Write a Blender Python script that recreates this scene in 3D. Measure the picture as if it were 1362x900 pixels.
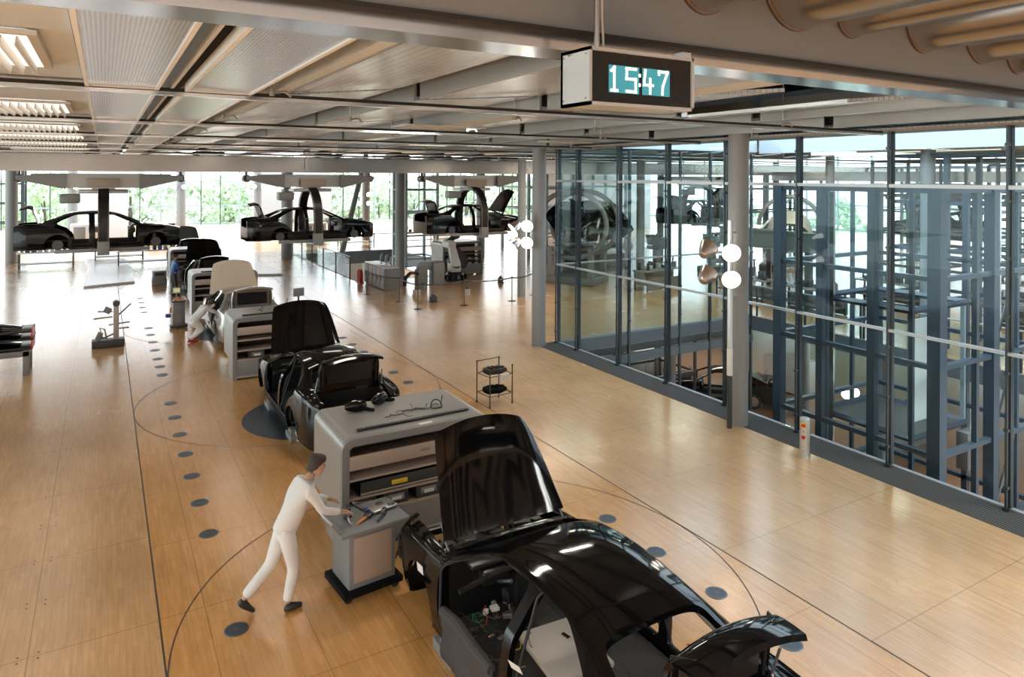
import bpy, bmesh, math, random
from mathutils import Vector, Matrix, Euler

for _o in list(bpy.data.objects):
    bpy.data.objects.remove(_o)
random.seed(7)
SC = bpy.context.scene
COL = SC.collection
PI = math.pi

# ------------------------------------------------------------------ camera
EYE = 5.0
F_PX = 930.0
YAW = math.atan2(543, 930)
cam_d = bpy.data.cameras.new('camera')
cam = bpy.data.objects.new('camera', cam_d)
COL.objects.link(cam)
cam_d.sensor_fit = 'HORIZONTAL'
cam_d.sensor_width = 36.0
cam_d.lens = F_PX * 36.0 / 1362.0
cam_d.shift_y = -(450 - 234) / 1362.0
cam_d.clip_start = 0.05
cam_d.clip_end = 600
cam.matrix_world = (Matrix.Translation((0, 0, EYE)) @ Matrix.Rotation(-YAW, 4, 'Z')
                    @ Matrix.Rotation(PI / 2, 4, 'X') @ Matrix.Rotation(0.0045, 4, 'Z'))
SC.camera = cam

try:
    SC.cycles.caustics_reflective = False
except Exception:
    pass
# ------------------------------------------------------------------ world, sun, exposure
SC.view_settings.view_transform = 'Standard'
SC.view_settings.look = 'None'
SC.view_settings.gamma = 1.0
SC.view_settings.exposure = 0.68
SC.view_settings.use_curve_mapping = False
W = bpy.data.worlds.new('sky')
SC.world = W
W.use_nodes = True
nt = W.node_tree
nt.nodes.clear()
wo = nt.nodes.new('ShaderNodeOutputWorld')
bg = nt.nodes.new('ShaderNodeBackground')
tc = nt.nodes.new('ShaderNodeTexCoord')
sp = nt.nodes.new('ShaderNodeSeparateXYZ')
cr = nt.nodes.new('ShaderNodeValToRGB')
cr.color_ramp.elements[0].position = 0.0
cr.color_ramp.elements[0].color = (1.0, 0.99, 0.97, 1)
cr.color_ramp.elements[1].position = 0.7
cr.color_ramp.elements[1].color = (0.72, 0.84, 1.0, 1)
nt.links.new(tc.outputs['Generated'], sp.inputs[0])
nt.links.new(sp.outputs['Z'], cr.inputs[0])
nt.links.new(cr.outputs[0], bg.inputs['Color'])
bg.inputs['Strength'].default_value = 3.0
nt.links.new(bg.outputs[0], wo.inputs[0])

sun_d = bpy.data.lights.new('sun', 'SUN')
sun_d.energy = 3.0
sun_d.angle = math.radians(1.5)
sun_d.color = (1.0, 0.95, 0.86)
sun = bpy.data.objects.new('sun', sun_d)
COL.objects.link(sun)
sun.rotation_euler = (math.radians(-48), math.radians(-14), 0)   # comes from beyond the far glass front

# area lights: some inside the ceiling lamps, others added to brighten the halls
def lamp_or_fill_light(x, y, z, sx, sy, power, col=(1.0, 0.90, 0.78)):
    d = bpy.data.lights.new('lamp_or_fill_light', 'AREA')
    d.shape = 'RECTANGLE'; d.size = sx; d.size_y = sy; d.energy = power; d.color = col
    o = bpy.data.objects.new('lamp_or_fill_light', d); COL.objects.link(o)
    o.location = (x, y, z)
    return o
LOUVRES = []
for _k, _y in enumerate([5.5, 10.0, 14.05, 17.6, 21.5, 25.4]):
    LOUVRES.append((-1.38, _y)); 
for _k, _y in enumerate([17.4, 21.4, 25.4]):
    LOUVRES.append((7.52, _y)); LOUVRES.append((3.7, _y))
for _i, (_x, _y) in enumerate(LOUVRES):
    if _i < 6: lamp_or_fill_light(_x, _y, 5.775, 1.98, 1.38, 5)
    else: lamp_or_fill_light(_x, _y, 5.79, 1.1, .24, 10)
for (_x, _y) in ((-10, 0), (-2, 0), (6, 0), (14, 0)):
    lamp_or_fill_light(_x, _y - 1.0, 8.1, 5.0, 4.5, 1450, (1.0, .96, .91))  # unseen fill lights added over the gallery to brighten the near floor
lamp_or_fill_light(4.7, 10.4, 5.765, 1.3, .5, 60)  # added fill light over the line, no real lamp in this bay
lamp_or_fill_light(7.3, 4.4, 6.5, 1.6, .3, 14)
lamp_or_fill_light(9.2, 13.3, 5.765, 1.2, .3, 45)  # fill light added near the glass wall, likewise without a real lamp

for (_x, _y) in ((15.5, 22.0), (21.0, 22.0), (26.0, 20.0), (26.0, 8.0), (24.0, 14.0), (33.0, 14.0), (33.0, 25.0)):
    lamp_or_fill_light(_x, _y, 5.74, 2.4, .4, 110, (1.0, .86, .68))  # fill lights added to warm and brighten the right hall floor
for (_x, _y) in ((22.5, 24.0), (26.5, 17.5), (22.5, 10.0), (28.0, 27.0)):
    lamp_or_fill_light(_x, _y, -1.4, 2.4, .4, 80, (1.0, .9, .78))  # fill lights added under the slab to brighten the lower floor

# ------------------------------------------------------------------ materials
MATS = {}
def mat(name, col, rough=0.5, metal=0.0, coat=0.0, emit=None, estr=0.0, spec=0.5, noise=0.0, nscale=20.0, bump=0.0, aniso=0):
    m = bpy.data.materials.new(name)
    m.use_nodes = True
    t = m.node_tree
    b = t.nodes['Principled BSDF']
    b.inputs['Base Color'].default_value = (*col, 1)
    b.inputs['Roughness'].default_value = rough
    b.inputs['Metallic'].default_value = metal
    b.inputs['Coat Weight'].default_value = coat
    b.inputs['Coat Roughness'].default_value = 0.03
    b.inputs['Specular IOR Level'].default_value = spec
    if emit:
        b.inputs['Emission Color'].default_value = (*emit, 1)
        b.inputs['Emission Strength'].default_value = estr
    # a little procedural variation on every surface
    tcn = t.nodes.new('ShaderNodeTexCoord')
    nz = t.nodes.new('ShaderNodeTexNoise')
    nz.inputs['Scale'].default_value = nscale
    nz.inputs['Detail'].default_value = 3
    t.links.new(tcn.outputs['Object'], nz.inputs['Vector'])
    if noise > 0:
        mx = t.nodes.new('ShaderNodeMix'); mx.data_type = 'RGBA'; mx.blend_type = 'MIX'
        mx.inputs[6].default_value = (*[c * (1 - noise) for c in col], 1)
        mx.inputs[7].default_value = (*[min(1, c * (1 + noise)) for c in col], 1)
        t.links.new(nz.outputs['Fac'], mx.inputs[0])
        t.links.new(mx.outputs[2], b.inputs['Base Color'])
    mr = t.nodes.new('ShaderNodeMapRange')
    vr = 0.008 if metal > 0.3 else 0.04
    mr.inputs['To Min'].default_value = max(0.0, rough - vr)
    mr.inputs['To Max'].default_value = min(1.0, rough + vr)
    t.links.new(nz.outputs['Fac'], mr.inputs['Value'])
    t.links.new(mr.outputs[0], b.inputs['Roughness'])
    if bump > 0:
        bp = t.nodes.new('ShaderNodeBump')
        bp.inputs['Strength'].default_value = bump
        bp.inputs['Distance'].default_value = 0.01
        t.links.new(nz.outputs['Fac'], bp.inputs['Height'])
        t.links.new(bp.outputs[0], b.inputs['Normal'])
    MATS[name] = m
    return m

def glass_mat(name, tint, ior=1.5, extra=0.0, rough=0.0):
    m = bpy.data.materials.new(name)
    m.use_nodes = True
    t = m.node_tree
    t.nodes.clear()
    o = t.nodes.new('ShaderNodeOutputMaterial')
    tr = t.nodes.new('ShaderNodeBsdfTransparent'); tr.inputs[0].default_value = (*tint, 1)
    gl = t.nodes.new('ShaderNodeBsdfGlossy'); gl.inputs['Roughness'].default_value = rough
    gl.inputs['Color'].default_value = (0.9, 0.97, 1, 1)
    lw = t.nodes.new('ShaderNodeLayerWeight'); lw.inputs[0].default_value = 0.5
    pw = t.nodes.new('ShaderNodeMath'); pw.operation = 'POWER'; pw.inputs[1].default_value = 5.0
    t.links.new(lw.outputs['Facing'], pw.inputs[0])
    fr = t.nodes.new('ShaderNodeMapRange'); fr.inputs['To Min'].default_value = ((ior - 1) / (ior + 1)) ** 2; fr.inputs['To Max'].default_value = 0.8
    t.links.new(pw.outputs[0], fr.inputs['Value'])
    nz = t.nodes.new('ShaderNodeTexNoise'); nz.inputs['Scale'].default_value = 0.6
    bp = t.nodes.new('ShaderNodeBump'); bp.inputs['Strength'].default_value = 0.02
    tcn = t.nodes.new('ShaderNodeTexCoord')
    t.links.new(tcn.outputs['Object'], nz.inputs['Vector'])
    t.links.new(nz.outputs['Fac'], bp.inputs['Height'])
    t.links.new(bp.outputs[0], gl.inputs['Normal'])
    ad = t.nodes.new('ShaderNodeMath'); ad.operation = 'ADD'; ad.use_clamp = True; ad.inputs[1].default_value = extra
    mx = t.nodes.new('ShaderNodeMixShader')
    t.links.new(fr.outputs[0], ad.inputs[0]); t.links.new(ad.outputs[0], mx.inputs[0])
    t.links.new(tr.outputs[0], mx.inputs[1]); t.links.new(gl.outputs[0], mx.inputs[2])
    t.links.new(mx.outputs[0], o.inputs[0])
    MATS[name] = m
    return m

def wood_mat(name, base_a, base_b, seam_x, seam_y, rough=0.22, seam_dark=0.35):
    """parquet of short strips running along Y, laid in large panels with thin dark seams"""
    m = bpy.data.materials.new(name)
    m.use_nodes = True
    t = m.node_tree
    b = t.nodes['Principled BSDF']
    g = t.nodes.new('ShaderNodeNewGeometry')
    mp = t.nodes.new('ShaderNodeMapping')
    mp.inputs['Rotation'].default_value = (0, 0, PI / 2)
    t.links.new(g.outputs['Position'], mp.inputs['Vector'])
    br = t.nodes.new('ShaderNodeTexBrick')
    br.inputs['Scale'].default_value = 1.0
    br.inputs['Brick Width'].default_value = 0.42
    br.inputs['Row Height'].default_value = 0.055
    br.inputs['Mortar Size'].default_value = 0.0012
    br.inputs['Mortar Smooth'].default_value = 0.3
    br.inputs['Bias'].default_value = 0.0
    br.offset = 0.37
    br.inputs['Color1'].default_value = (*base_a, 1)
    br.inputs['Color2'].default_value = (*base_b, 1)
    br.inputs['Mortar'].default_value = (*[c * 0.75 for c in base_a], 1)
    t.links.new(mp.outputs[0], br.inputs['Vector'])
    # grain
    mp2 = t.nodes.new('ShaderNodeMapping'); mp2.inputs['Scale'].default_value = (18, 1.3, 1)
    t.links.new(g.outputs['Position'], mp2.inputs['Vector'])
    nz = t.nodes.new('ShaderNodeTexNoise'); nz.inputs['Scale'].default_value = 1.6; nz.inputs['Detail'].default_value = 5
    t.links.new(mp2.outputs[0], nz.inputs['Vector'])
    nz2 = t.nodes.new('ShaderNodeTexNoise'); nz2.inputs['Scale'].default_value = 0.55; nz2.inputs['Detail'].default_value = 4
    t.links.new(g.outputs['Position'], nz2.inputs['Vector'])
    mul = t.nodes.new('ShaderNodeMix'); mul.data_type = 'RGBA'; mul.blend_type = 'MULTIPLY'; mul.inputs[0].default_value = 1
    r1 = t.nodes.new('ShaderNodeMapRange'); r1.inputs['From Min'].default_value = 0.3; r1.inputs['From Max'].default_value = 0.7
    r1.inputs['To Min'].default_value = 0.90; r1.inputs['To Max'].default_value = 1.07
    t.links.new(nz.outputs['Fac'], r1.inputs['Value'])
    t.links.new(br.outputs['Color'], mul.inputs[6]); t.links.new(r1.outputs[0], mul.inputs[7])
    mul2 = t.nodes.new('ShaderNodeMix'); mul2.data_type = 'RGBA'; mul2.blend_type = 'MULTIPLY'; mul2.inputs[0].default_value = 1
    r2 = t.nodes.new('ShaderNodeMapRange'); r2.inputs['From Min'].default_value = 0.35; r2.inputs['From Max'].default_value = 0.65
    r2.inputs['To Min'].default_value = 0.9; r2.inputs['To Max'].default_value = 1.08
    t.links.new(nz2.outputs['Fac'], r2.inputs['Value'])
    t.links.new(mul.outputs[2], mul2.inputs[6]); t.links.new(r2.outputs[0], mul2.inputs[7])
    col = mul2.outputs[2]
    # panel seams: |x mod px| and |y mod py|
    sx = t.nodes.new('ShaderNodeSeparateXYZ'); t.links.new(g.outputs['Position'], sx.inputs[0])
    def seam(sock, period, off, w):
        a = t.nodes.new('ShaderNodeMath'); a.operation = 'ADD'; a.inputs[1].default_value = -off + 1000 * period
        t.links.new(sock, a.inputs[0])
        md = t.nodes.new('ShaderNodeMath'); md.operation = 'MODULO'; md.inputs[1].default_value = period
        t.links.new(a.outputs[0], md.inputs[0])
        s2 = t.nodes.new('ShaderNodeMath'); s2.operation = 'PINGPONG'; s2.inputs[1].default_value = period / 2
        t.links.new(md.outputs[0], s2.inputs[0])
        lt = t.nodes.new('ShaderNodeMath'); lt.operation = 'LESS_THAN'; lt.inputs[1].default_value = w
        t.links.new(s2.outputs[0], lt.inputs[0])
        return lt.outputs[0]
    a = seam(sx.outputs['X'], seam_x[0], seam_x[1], 0.006)
    c = seam(sx.outputs['Y'], seam_y[0], seam_y[1], 0.006)
    mxx = t.nodes.new('ShaderNodeMath'); mxx.operation = 'MAXIMUM'
    t.links.new(a, mxx.inputs[0]); t.links.new(c, mxx.inputs[1])
    sc2 = t.nodes.new('ShaderNodeMath'); sc2.operation = 'MULTIPLY'; sc2.inputs[1].default_value = 0.6
    t.links.new(mxx.outputs[0], sc2.inputs[0])
    fin = t.nodes.new('ShaderNodeMix'); fin.data_type = 'RGBA'
    fin.inputs[7].default_value = (*[k * seam_dark for k in base_a], 1)
    t.links.new(sc2.outputs[0], fin.inputs[0]); t.links.new(col, fin.inputs[6])
    t.links.new(fin.outputs[2], b.inputs['Base Color'])
    rr = t.nodes.new('ShaderNodeMapRange'); rr.inputs['To Min'].default_value = rough - 0.05; rr.inputs['To Max'].default_value = rough + 0.08
    t.links.new(nz2.outputs['Fac'], rr.inputs['Value']); t.links.new(rr.outputs[0], b.inputs['Roughness'])
    b.inputs['Specular IOR Level'].default_value = 0.5
    b.inputs['Coat Weight'].default_value = 0.6
    b.inputs['Coat Roughness'].default_value = 0.2
    MATS[name] = m
    return m

def line_mat(name, col, axis, period, gap, dark, rough=0.35, metal=0.0, second=None):
    """surface with fine parallel grooves (axis 0 = spaced along X, 1 = along Y)"""
    m = mat(name, col, rough, metal)
    t = m.node_tree
    b = t.nodes['Principled BSDF']
    g = t.nodes.new('ShaderNodeNewGeometry')
    sx = t.nodes.new('ShaderNodeSeparateXYZ'); t.links.new(g.outputs['Position'], sx.inputs[0])
    outs = []
    for ax, per, gp in [(axis, period, gap)] + ([second] if second else []):
        a = t.nodes.new('ShaderNodeMath'); a.operation = 'ADD'; a.inputs[1].default_value = 500 * per
        t.links.new(sx.outputs[ax], a.inputs[0])
        md = t.nodes.new('ShaderNodeMath'); md.operation = 'MODULO'; md.inputs[1].default_value = per
        t.links.new(a.outputs[0], md.inputs[0])
        lt = t.nodes.new('ShaderNodeMath'); lt.operation = 'LESS_THAN'; lt.inputs[1].default_value = gp
        t.links.new(md.outputs[0], lt.inputs[0])
        outs.append(lt.outputs[0])
    f = outs[0]
    if len(outs) > 1:
        mxm = t.nodes.new('ShaderNodeMath'); mxm.operation = 'MULTIPLY'
        t.links.new(outs[0], mxm.inputs[0]); t.links.new(outs[1], mxm.inputs[1]); f = mxm.outputs[0]
    mx = t.nodes.new('ShaderNodeMix'); mx.data_type = 'RGBA'
    mx.inputs[6].default_value = (*col, 1); mx.inputs[7].default_value = (*dark, 1)
    t.links.new(f, mx.inputs[0]); t.links.new(mx.outputs[2], b.inputs['Base Color'])
    return m

wood_mat('wood_side', (0.63, 0.365, 0.165), (0.69, 0.415, 0.20), (1.22, 0.56), (2.10, 0.35), 0.24)
wood_mat('wood_line', (0.65, 0.325, 0.10), (0.73, 0.385, 0.13), (0.98, 0.05), (1.75, 0.02), 0.22)
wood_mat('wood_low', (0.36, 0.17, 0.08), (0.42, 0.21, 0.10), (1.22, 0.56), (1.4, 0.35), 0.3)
mat('seam', (0.07, 0.055, 0.045), 0.5)
mat('disc_metal', (0.07, 0.09, 0.115), 0.4, 0.4)
mat('disc_ring', (0.14, 0.16, 0.18), 0.35, 0.6)
line_mat('grate', (0.12, 0.112, 0.105), 1, 0.035, 0.012, (0.035, 0.035, 0.035), 0.9).node_tree.nodes['Principled BSDF'].inputs['Specular IOR Level'].default_value = 0.1
mat('column', (0.27, 0.28, 0.29), 0.45)
mat('mullion', (0.05, 0.065, 0.075), 0.32, 0.5)
mat('steel', (0.66, 0.66, 0.66), 0.20, 1.0)
mat('sill_strip', (0.30, 0.31, 0.32), 0.5, 0.3)
mat('steel_dull', (0.42, 0.42, 0.42), 0.42, 0.9)
mat('alu', (0.60, 0.62, 0.64), 0.35, 0.8)
mat('chrome', (0.75, 0.76, 0.77), 0.14, 1.0)
mat('white_edge', (0.80, 0.80, 0.80), 0.4)
mat('ceil_paint', (0.56, 0.61, 0.67), 0.6)
mat('ceil_warm', (0.42, 0.40, 0.39), 0.6)
line_mat('plank_panel', (0.76, 0.76, 0.76), 0, 0.10, 0.008, (0.16, 0.15, 0.14), 0.27, 0.7)
line_mat('perforated', (0.74, 0.75, 0.76), 0, 0.022, 0.011, (0.33, 0.33, 0.33), 0.27, 0.8, (1, 0.022, 0.011))
line_mat('edge_strip', (0.45, 0.42, 0.40), 1, 0.09, 0.02, (0.25, 0.23, 0.22), 0.5)
mat('duct', (0.42, 0.40, 0.385), 0.26, 0.9)
mat('ceil_shade', (0.20, 0.19, 0.18), 0.6)
mat('black_gap', (0.02, 0.018, 0.017), 0.8)
mat('blue_steel', (0.055, 0.08, 0.115), 0.38, 0.15)
mat('light_steel', (0.30, 0.38, 0.42), 0.4, 0.3)
mat('slab_edge', (0.10, 0.115, 0.125), 0.5)
mat('lamp_glow', (1, 1, 1), 0.4, emit=(1.0, 0.93, 0.82), estr=7)
mat('louvre_glow', (1, 1, 1), 0.4, emit=(1.0, 0.88, 0.70), estr=0.75)
mat('louvre', (0.55, 0.54, 0.53), 0.5)
mat('lamp_body', (0.42, 0.38, 0.35), 0.28, 0.9)
glass_mat('glass', (0.80, 0.87, 0.88), 1.25, 0.0)
glass_mat('glass_far', (0.90, 0.96, 0.96), 1.3, 0.0)
glass_mat('glass_rail', (0.86, 0.92, 0.92), 1.22, 0.0)
mat('paint_black', (0.003, 0.003, 0.004), 0.07, 0.0, coat=0.0, spec=0.32)
mat('black_inner', (0.012, 0.012, 0.013), 0.35)
mat('black_matte', (0.005, 0.005, 0.005), 0.85, spec=0.15)
mat('fascia_grey', (0.21, 0.21, 0.21), 0.6)
mat('rubber', (0.025, 0.025, 0.027), 0.6)
mat('carpet', (0.045, 0.043, 0.042), 0.9)
mat('paint_silver', (0.42, 0.40, 0.37), 0.25, 0.7, coat=0.8)
mat('paint_cream', (0.66, 0.55, 0.43), 0.35, 0.0, coat=0.5)
mat('paint_grey', (0.13, 0.14, 0.15), 0.25, 0.3, coat=0.8)
mat('cab_grey', (0.25, 0.25, 0.25), 0.42, 0.15)
mat('cab_top', (0.33, 0.32, 0.305), 0.34, 0.35)
mat('cab_dark', (0.20, 0.195, 0.19), 0.5)
mat('cab_inside', (0.05, 0.045, 0.042), 0.7)
mat('shelf_tan', (0.42, 0.33, 0.27), 0.5)
mat('bin_dark', (0.05, 0.052, 0.055), 0.45)
mat('label_white', (0.75, 0.75, 0.73), 0.5)
mat('label_yellow', (0.85, 0.55, 0.03), 0.5)
mat('cloth_white', (0.78, 0.77, 0.76), 0.8, bump=0.2, nscale=8)
mat('skin', (0.55, 0.33, 0.24), 0.55)
mat('hair', (0.04, 0.028, 0.02), 0.7)
mat('shoe', (0.03, 0.028, 0.028), 0.5)
mat('red', (0.55, 0.03, 0.025), 0.4)
mat('orange', (0.80, 0.25, 0.04), 0.45)
mat('blue', (0.03, 0.10, 0.35), 0.45)
mat('green', (0.05, 0.30, 0.10), 0.5)
mat('yellow', (0.75, 0.55, 0.05), 0.5)
mat('grey_plastic', (0.22, 0.23, 0.24), 0.5)
mat('white_plastic', (0.72, 0.73, 0.74), 0.35)
mat('white_gloss', (0.90, 0.91, 0.93), 0.28, coat=0.3)
mat('beige_board', (0.50, 0.44, 0.38), 0.5)
mat('cover_fabric', (0.045, 0.041, 0.04), 0.75, bump=0.15)
mat('dark_metal', (0.09, 0.09, 0.095), 0.35, 0.7)
mat('brown_metal', (0.20, 0.15, 0.12), 0.35, 0.8)
mat('screen_on', (0.1, 0.1, 0.1), 0.3, emit=(0.55, 0.55, 0.25), estr=0.5)
mat('screen_blue', (0.2, 0.25, 0.3), 0.3, emit=(0.5, 0.65, 0.75), estr=0.8)
mat('lcd_teal', (0.02, 0.12, 0.15), 0.3, emit=(0.025, 0.17, 0.20), estr=1.0)
mat('lcd_digit', (0.8, 0.8, 0.6), 0.3, emit=(1.0, 0.97, 0.72), estr=1.1)
mat('clock_case', (0.50, 0.52, 0.53), 0.4, 0.3)
mat('clock_face', (0.006, 0.006, 0.006), 0.12)
mat('grass', (0.34, 0.38, 0.26), 0.9, noise=0.3, nscale=3)
mat('leaf', (0.60, 0.68, 0.46), 0.7, noise=0.35, nscale=4)
mat('leaf_pale', (0.72, 0.78, 0.60), 0.7, noise=0.35, nscale=4)
mat('bark', (0.10, 0.07, 0.05), 0.9)
mat('facade_pale', (0.55, 0.58, 0.60), 0.6)

# ------------------------------------------------------------------ mesh helpers
class MB:
    """collects shapes into one bmesh; build() links them as ONE mesh object"""
    def __init__(s):
        s.bm = bmesh.new()
    def _xf(s, verts, M):
        if M is not None:
            bmesh.ops.transform(s.bm, matrix=M, verts=verts)
    def box(s, c, d, rot=None, bev=0.0, seg=2):
        r = bmesh.ops.create_cube(s.bm, size=1.0)
        vs = r['verts']
        bmesh.ops.scale(s.bm, vec=Vector(d), verts=vs)
        if bev > 0:
            es = list({e for v in vs for e in v.link_edges})
            rb = bmesh.ops.bevel(s.bm, geom=es, offset=bev, segments=seg, affect='EDGES', profile=0.5)
            vs = list({v for f in rb['faces'] for v in f.verts} | {v for v in vs if v.is_valid})
        M = Matrix.Translation(c)
        if rot:
            M = M @ Euler(rot).to_matrix().to_4x4()
        s._xf(vs, M)
        return s
    def span(s, a, b, bev=0.0, seg=2):
        c = [(a[i] + b[i]) / 2 for i in range(3)]
        d = [abs(b[i] - a[i]) for i in range(3)]
        return s.box(c, d, None, bev, seg)
    def cyl(s, p0, p1, r, r2=None, n=16, caps=True):
        p0 = Vector(p0); p1 = Vector(p1)
        L = (p1 - p0).length
        if L < 1e-6: return s
        q = (p1 - p0).to_track_quat('Z', 'Y').to_matrix().to_4x4()
        M = Matrix.Translation((p0 + p1) / 2) @ q
        bmesh.ops.create_cone(s.bm, cap_ends=caps, segments=n, radius1=r, radius2=r if r2 is None else r2, depth=L, matrix=M)
        return s
    def tube(s, pts, r, n=8, closed=False):
        pts = [Vector(p) for p in pts]
        N = len(pts)
        rings = []
        ref = Vector((0, 0, 1))
        prev = None
        for i, p in enumerate(pts):
            if closed:
                d = pts[(i + 1) % N] - pts[i - 1]
            elif i == 0:
                d = pts[1] - p
            elif i == N - 1:
                d = p - pts[i - 1]
            else:
                d = (pts[i + 1] - p).normalized() + (p - pts[i - 1]).normalized()
            d.normalize()
            if prev is None:
                a = ref if abs(d.dot(ref)) < 0.9 else Vector((1, 0, 0))
                x = d.cross(a).normalized()
            else:
                x = (prev - d * prev.dot(d))
                if x.length < 1e-5:
                    x = d.cross(ref)
                x.normalize()
            prev = x
            y = d.cross(x)
            rr = r[i] if isinstance(r, (list, tuple)) else r
            rings.append([s.bm.verts.new(p + (x * math.cos(2 * PI * k / n) + y * math.sin(2 * PI * k / n)) * rr) for k in range(n)])
        M = N if closed else N - 1
        for i in range(M):
            A = rings[i]; B = rings[(i + 1) % N]
            for k in range(n):
                s.bm.faces.new((A[k], A[(k + 1) % n], B[(k + 1) % n], B[k]))
        if not closed:
            s.bm.faces.new(list(reversed(rings[0]))); s.bm.faces.new(rings[-1])
        return s
    def lathe(s, prof, c=(0, 0, 0), n=20, M=None):
        rings = []
        vs = []
        for (r, z) in prof:
            if r < 1e-5:
                v = s.bm.verts.new((0, 0, z)); rings.append([v]); vs.append(v)
            else:
                ring = [s.bm.verts.new((r * math.cos(2 * PI * k / n), r * math.sin(2 * PI * k / n), z)) for k in range(n)]
                rings.append(ring); vs += ring
        for A, B in zip(rings, rings[1:]):
            if len(A) == 1 and len(B) == 1: continue
            for k in range(n):
                if len(A) == 1: s.bm.faces.new((A[0], B[(k + 1) % n], B[k]))
                elif len(B) == 1: s.bm.faces.new((A[k], A[(k + 1) % n], B[0]))
                else: s.bm.faces.new((A[k], A[(k + 1) % n], B[(k + 1) % n], B[k]))
        T = Matrix.Translation(c)
        s._xf(vs, T @ M if M is not None else T)
        return s
    def prism(s, poly, lo, hi, axis='z'):
        """poly in the plane across axis; axis z: (x,y); y: (x,z); x: (y,z)"""
        def P(a, b, h):
            return {'z': (a, b, h), 'y': (a, h, b), 'x': (h, a, b)}[axis]
        A = [s.bm.verts.new(P(a, b, lo)) for a, b in poly]
        B = [s.bm.verts.new(P(a, b, hi)) for a, b in poly]
        n = len(poly)
        fs = [s.bm.faces.new(A), s.bm.faces.new(list(reversed(B)))]
        for i in range(n):
            fs.append(s.bm.faces.new((A[i], B[i], B[(i + 1) % n], A[(i + 1) % n])))
        bmesh.ops.recalc_face_normals(s.bm, faces=fs)
        return s
    def grid(s, P, close_u=False):
        V = [[s.bm.verts.new(p) for p in row] for row in P]
        for i in range(len(V) - (0 if close_u else 1)):
            A = V[i]; B = V[(i + 1) % len(V)]
            for j in range(len(A) - 1):
                s.bm.faces.new((A[j], A[j + 1], B[j + 1], B[j]))
        return V
    def build(s, name, m, parent=None, smooth=35, loc=None, rz=None, mods=None, recalc=True):
        if recalc:
            bmesh.ops.recalc_face_normals(s.bm, faces=s.bm.faces[:])
        me = bpy.data.meshes.new(name)
        for e in s.bm.edges:
            if len(e.link_faces) == 2:
                e.smooth = e.calc_face_angle(0) < math.radians(smooth)
        for f in s.bm.faces:
            f.smooth = smooth > 0
        s.bm.to_mesh(me); s.bm.free()
        if isinstance(m, str): m = MATS[m]
        me.materials.append(m)
        o = bpy.data.objects.new(name, me)
        COL.objects.link(o)
        if parent is not None: o.parent = parent
        if loc is not None: o.location = loc
        if rz is not None: o.rotation_euler = (0, 0, rz)
        return o

def finish(o, smooth=35):
    """set sharp edges by angle on an existing mesh"""
    bm = bmesh.new(); bm.from_mesh(o.data)
    for e in bm.edges:
        if len(e.link_faces) == 2:
            e.smooth = e.calc_face_angle(0) < math.radians(smooth)
    for f in bm.faces: f.smooth = True
    bm.to_mesh(o.data); bm.free()

def bake_mods(o):
    """replace the object's mesh with its evaluated mesh"""
    dg = bpy.context.evaluated_depsgraph_get()
    dg.update()
    ev = o.evaluated_get(dg)
    me = bpy.data.meshes.new_from_object(ev)
    old = o.data
    o.modifiers.clear()
    o.data = me
    return o

def tag(o, label, cat, group=None, kind=None):
    if label: o['label'] = label
    if cat: o['category'] = cat
    if group: o['group'] = group
    if kind: o['kind'] = kind
    return o

def empty(name, loc=(0, 0, 0), rz=0.0, label=None, cat=None, group=None):
    o = bpy.data.objects.new(name, None)
    o.empty_display_size = 0.2
    COL.objects.link(o)
    o.location = loc
    o.rotation_euler = (0, 0, rz)
    return tag(o, label, cat, group)

def kids(o):
    return [c for c in bpy.data.objects if c.parent is o]

def copy_tree(root, loc=None, rz=None, label=None, group=None):
    """copy of a thing with copies of its parts and sub-parts (mesh data shared)"""
    def rec(o, par):
        c = o.copy(); COL.objects.link(c)
        c.parent = par
        if par is not None:
            c.matrix_parent_inverse = o.matrix_parent_inverse.copy()
        for ch in kids(o): rec(ch, c)
        return c
    r = rec(root, None)
    if loc is not None: r.location = loc
    if rz is not None: r.rotation_euler = (0, 0, rz)
    if label: r['label'] = label
    if group: r['group'] = group
    return r

def struct(o):
    o['kind'] = 'structure'
    return o
# ------------------------------------------------------------------ the setting
GX = 11.82          # plane of the glass wall on the right
GY = 17.45          # plane where it turns and runs away to the right
COLX = 11.13
CZ = 5.72           # underside of the ceiling beams
FARY = 76.0
# main floor (assembly strip between X 0.56 and 7.17 has its own boards)
b = MB()
b.prism([(-16, -6), (0.550, -6), (0.550, FARY), (-16, FARY)], -0.35, 0, 'z')
b.prism([(7.185, -6), (GX - 0.72, -6), (GX - 0.72, 17.6), (GX - 0.1, 17.6), (12.6, 17.6), (20.3, 17.6), (20.3, 13.4), (20.9, 13.4), (20.9, -6), (60, -6), (60, FARY), (7.185, FARY)], -0.35, 0, 'z') if False else None
b.span((7.185, -6, -0.35), (11.08, 17.6, 0))
b.span((7.185, 17.6, -0.35), (60, 31.9, 0))
b.span((7.185, 31.9, -0.35), (10.3, 45, 0))
b.span((13.95, 31.9, -0.35), (60, 36, 0)); b.span((17.0, 36, -0.35), (60, 45, 0))
b.span((7.185, 45, -0.35), (60, FARY, 0))
b.span((20.3, -6, -0.35), (60, 17.6, 0))
struct(b.build('floor', 'wood_side'))
b = MB(); b.span((0.570, -6, -0.35), (7.160, FARY, 0.0)); struct(b.build('floor_line', 'wood_line'))
b = MB(); b.span((0.550, -6, -0.3), (0.570, FARY, -0.004)); b.span((7.160, -6, -0.3), (7.180, FARY, -0.004)); struct(b.build('trim_1', 'seam'))
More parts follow.
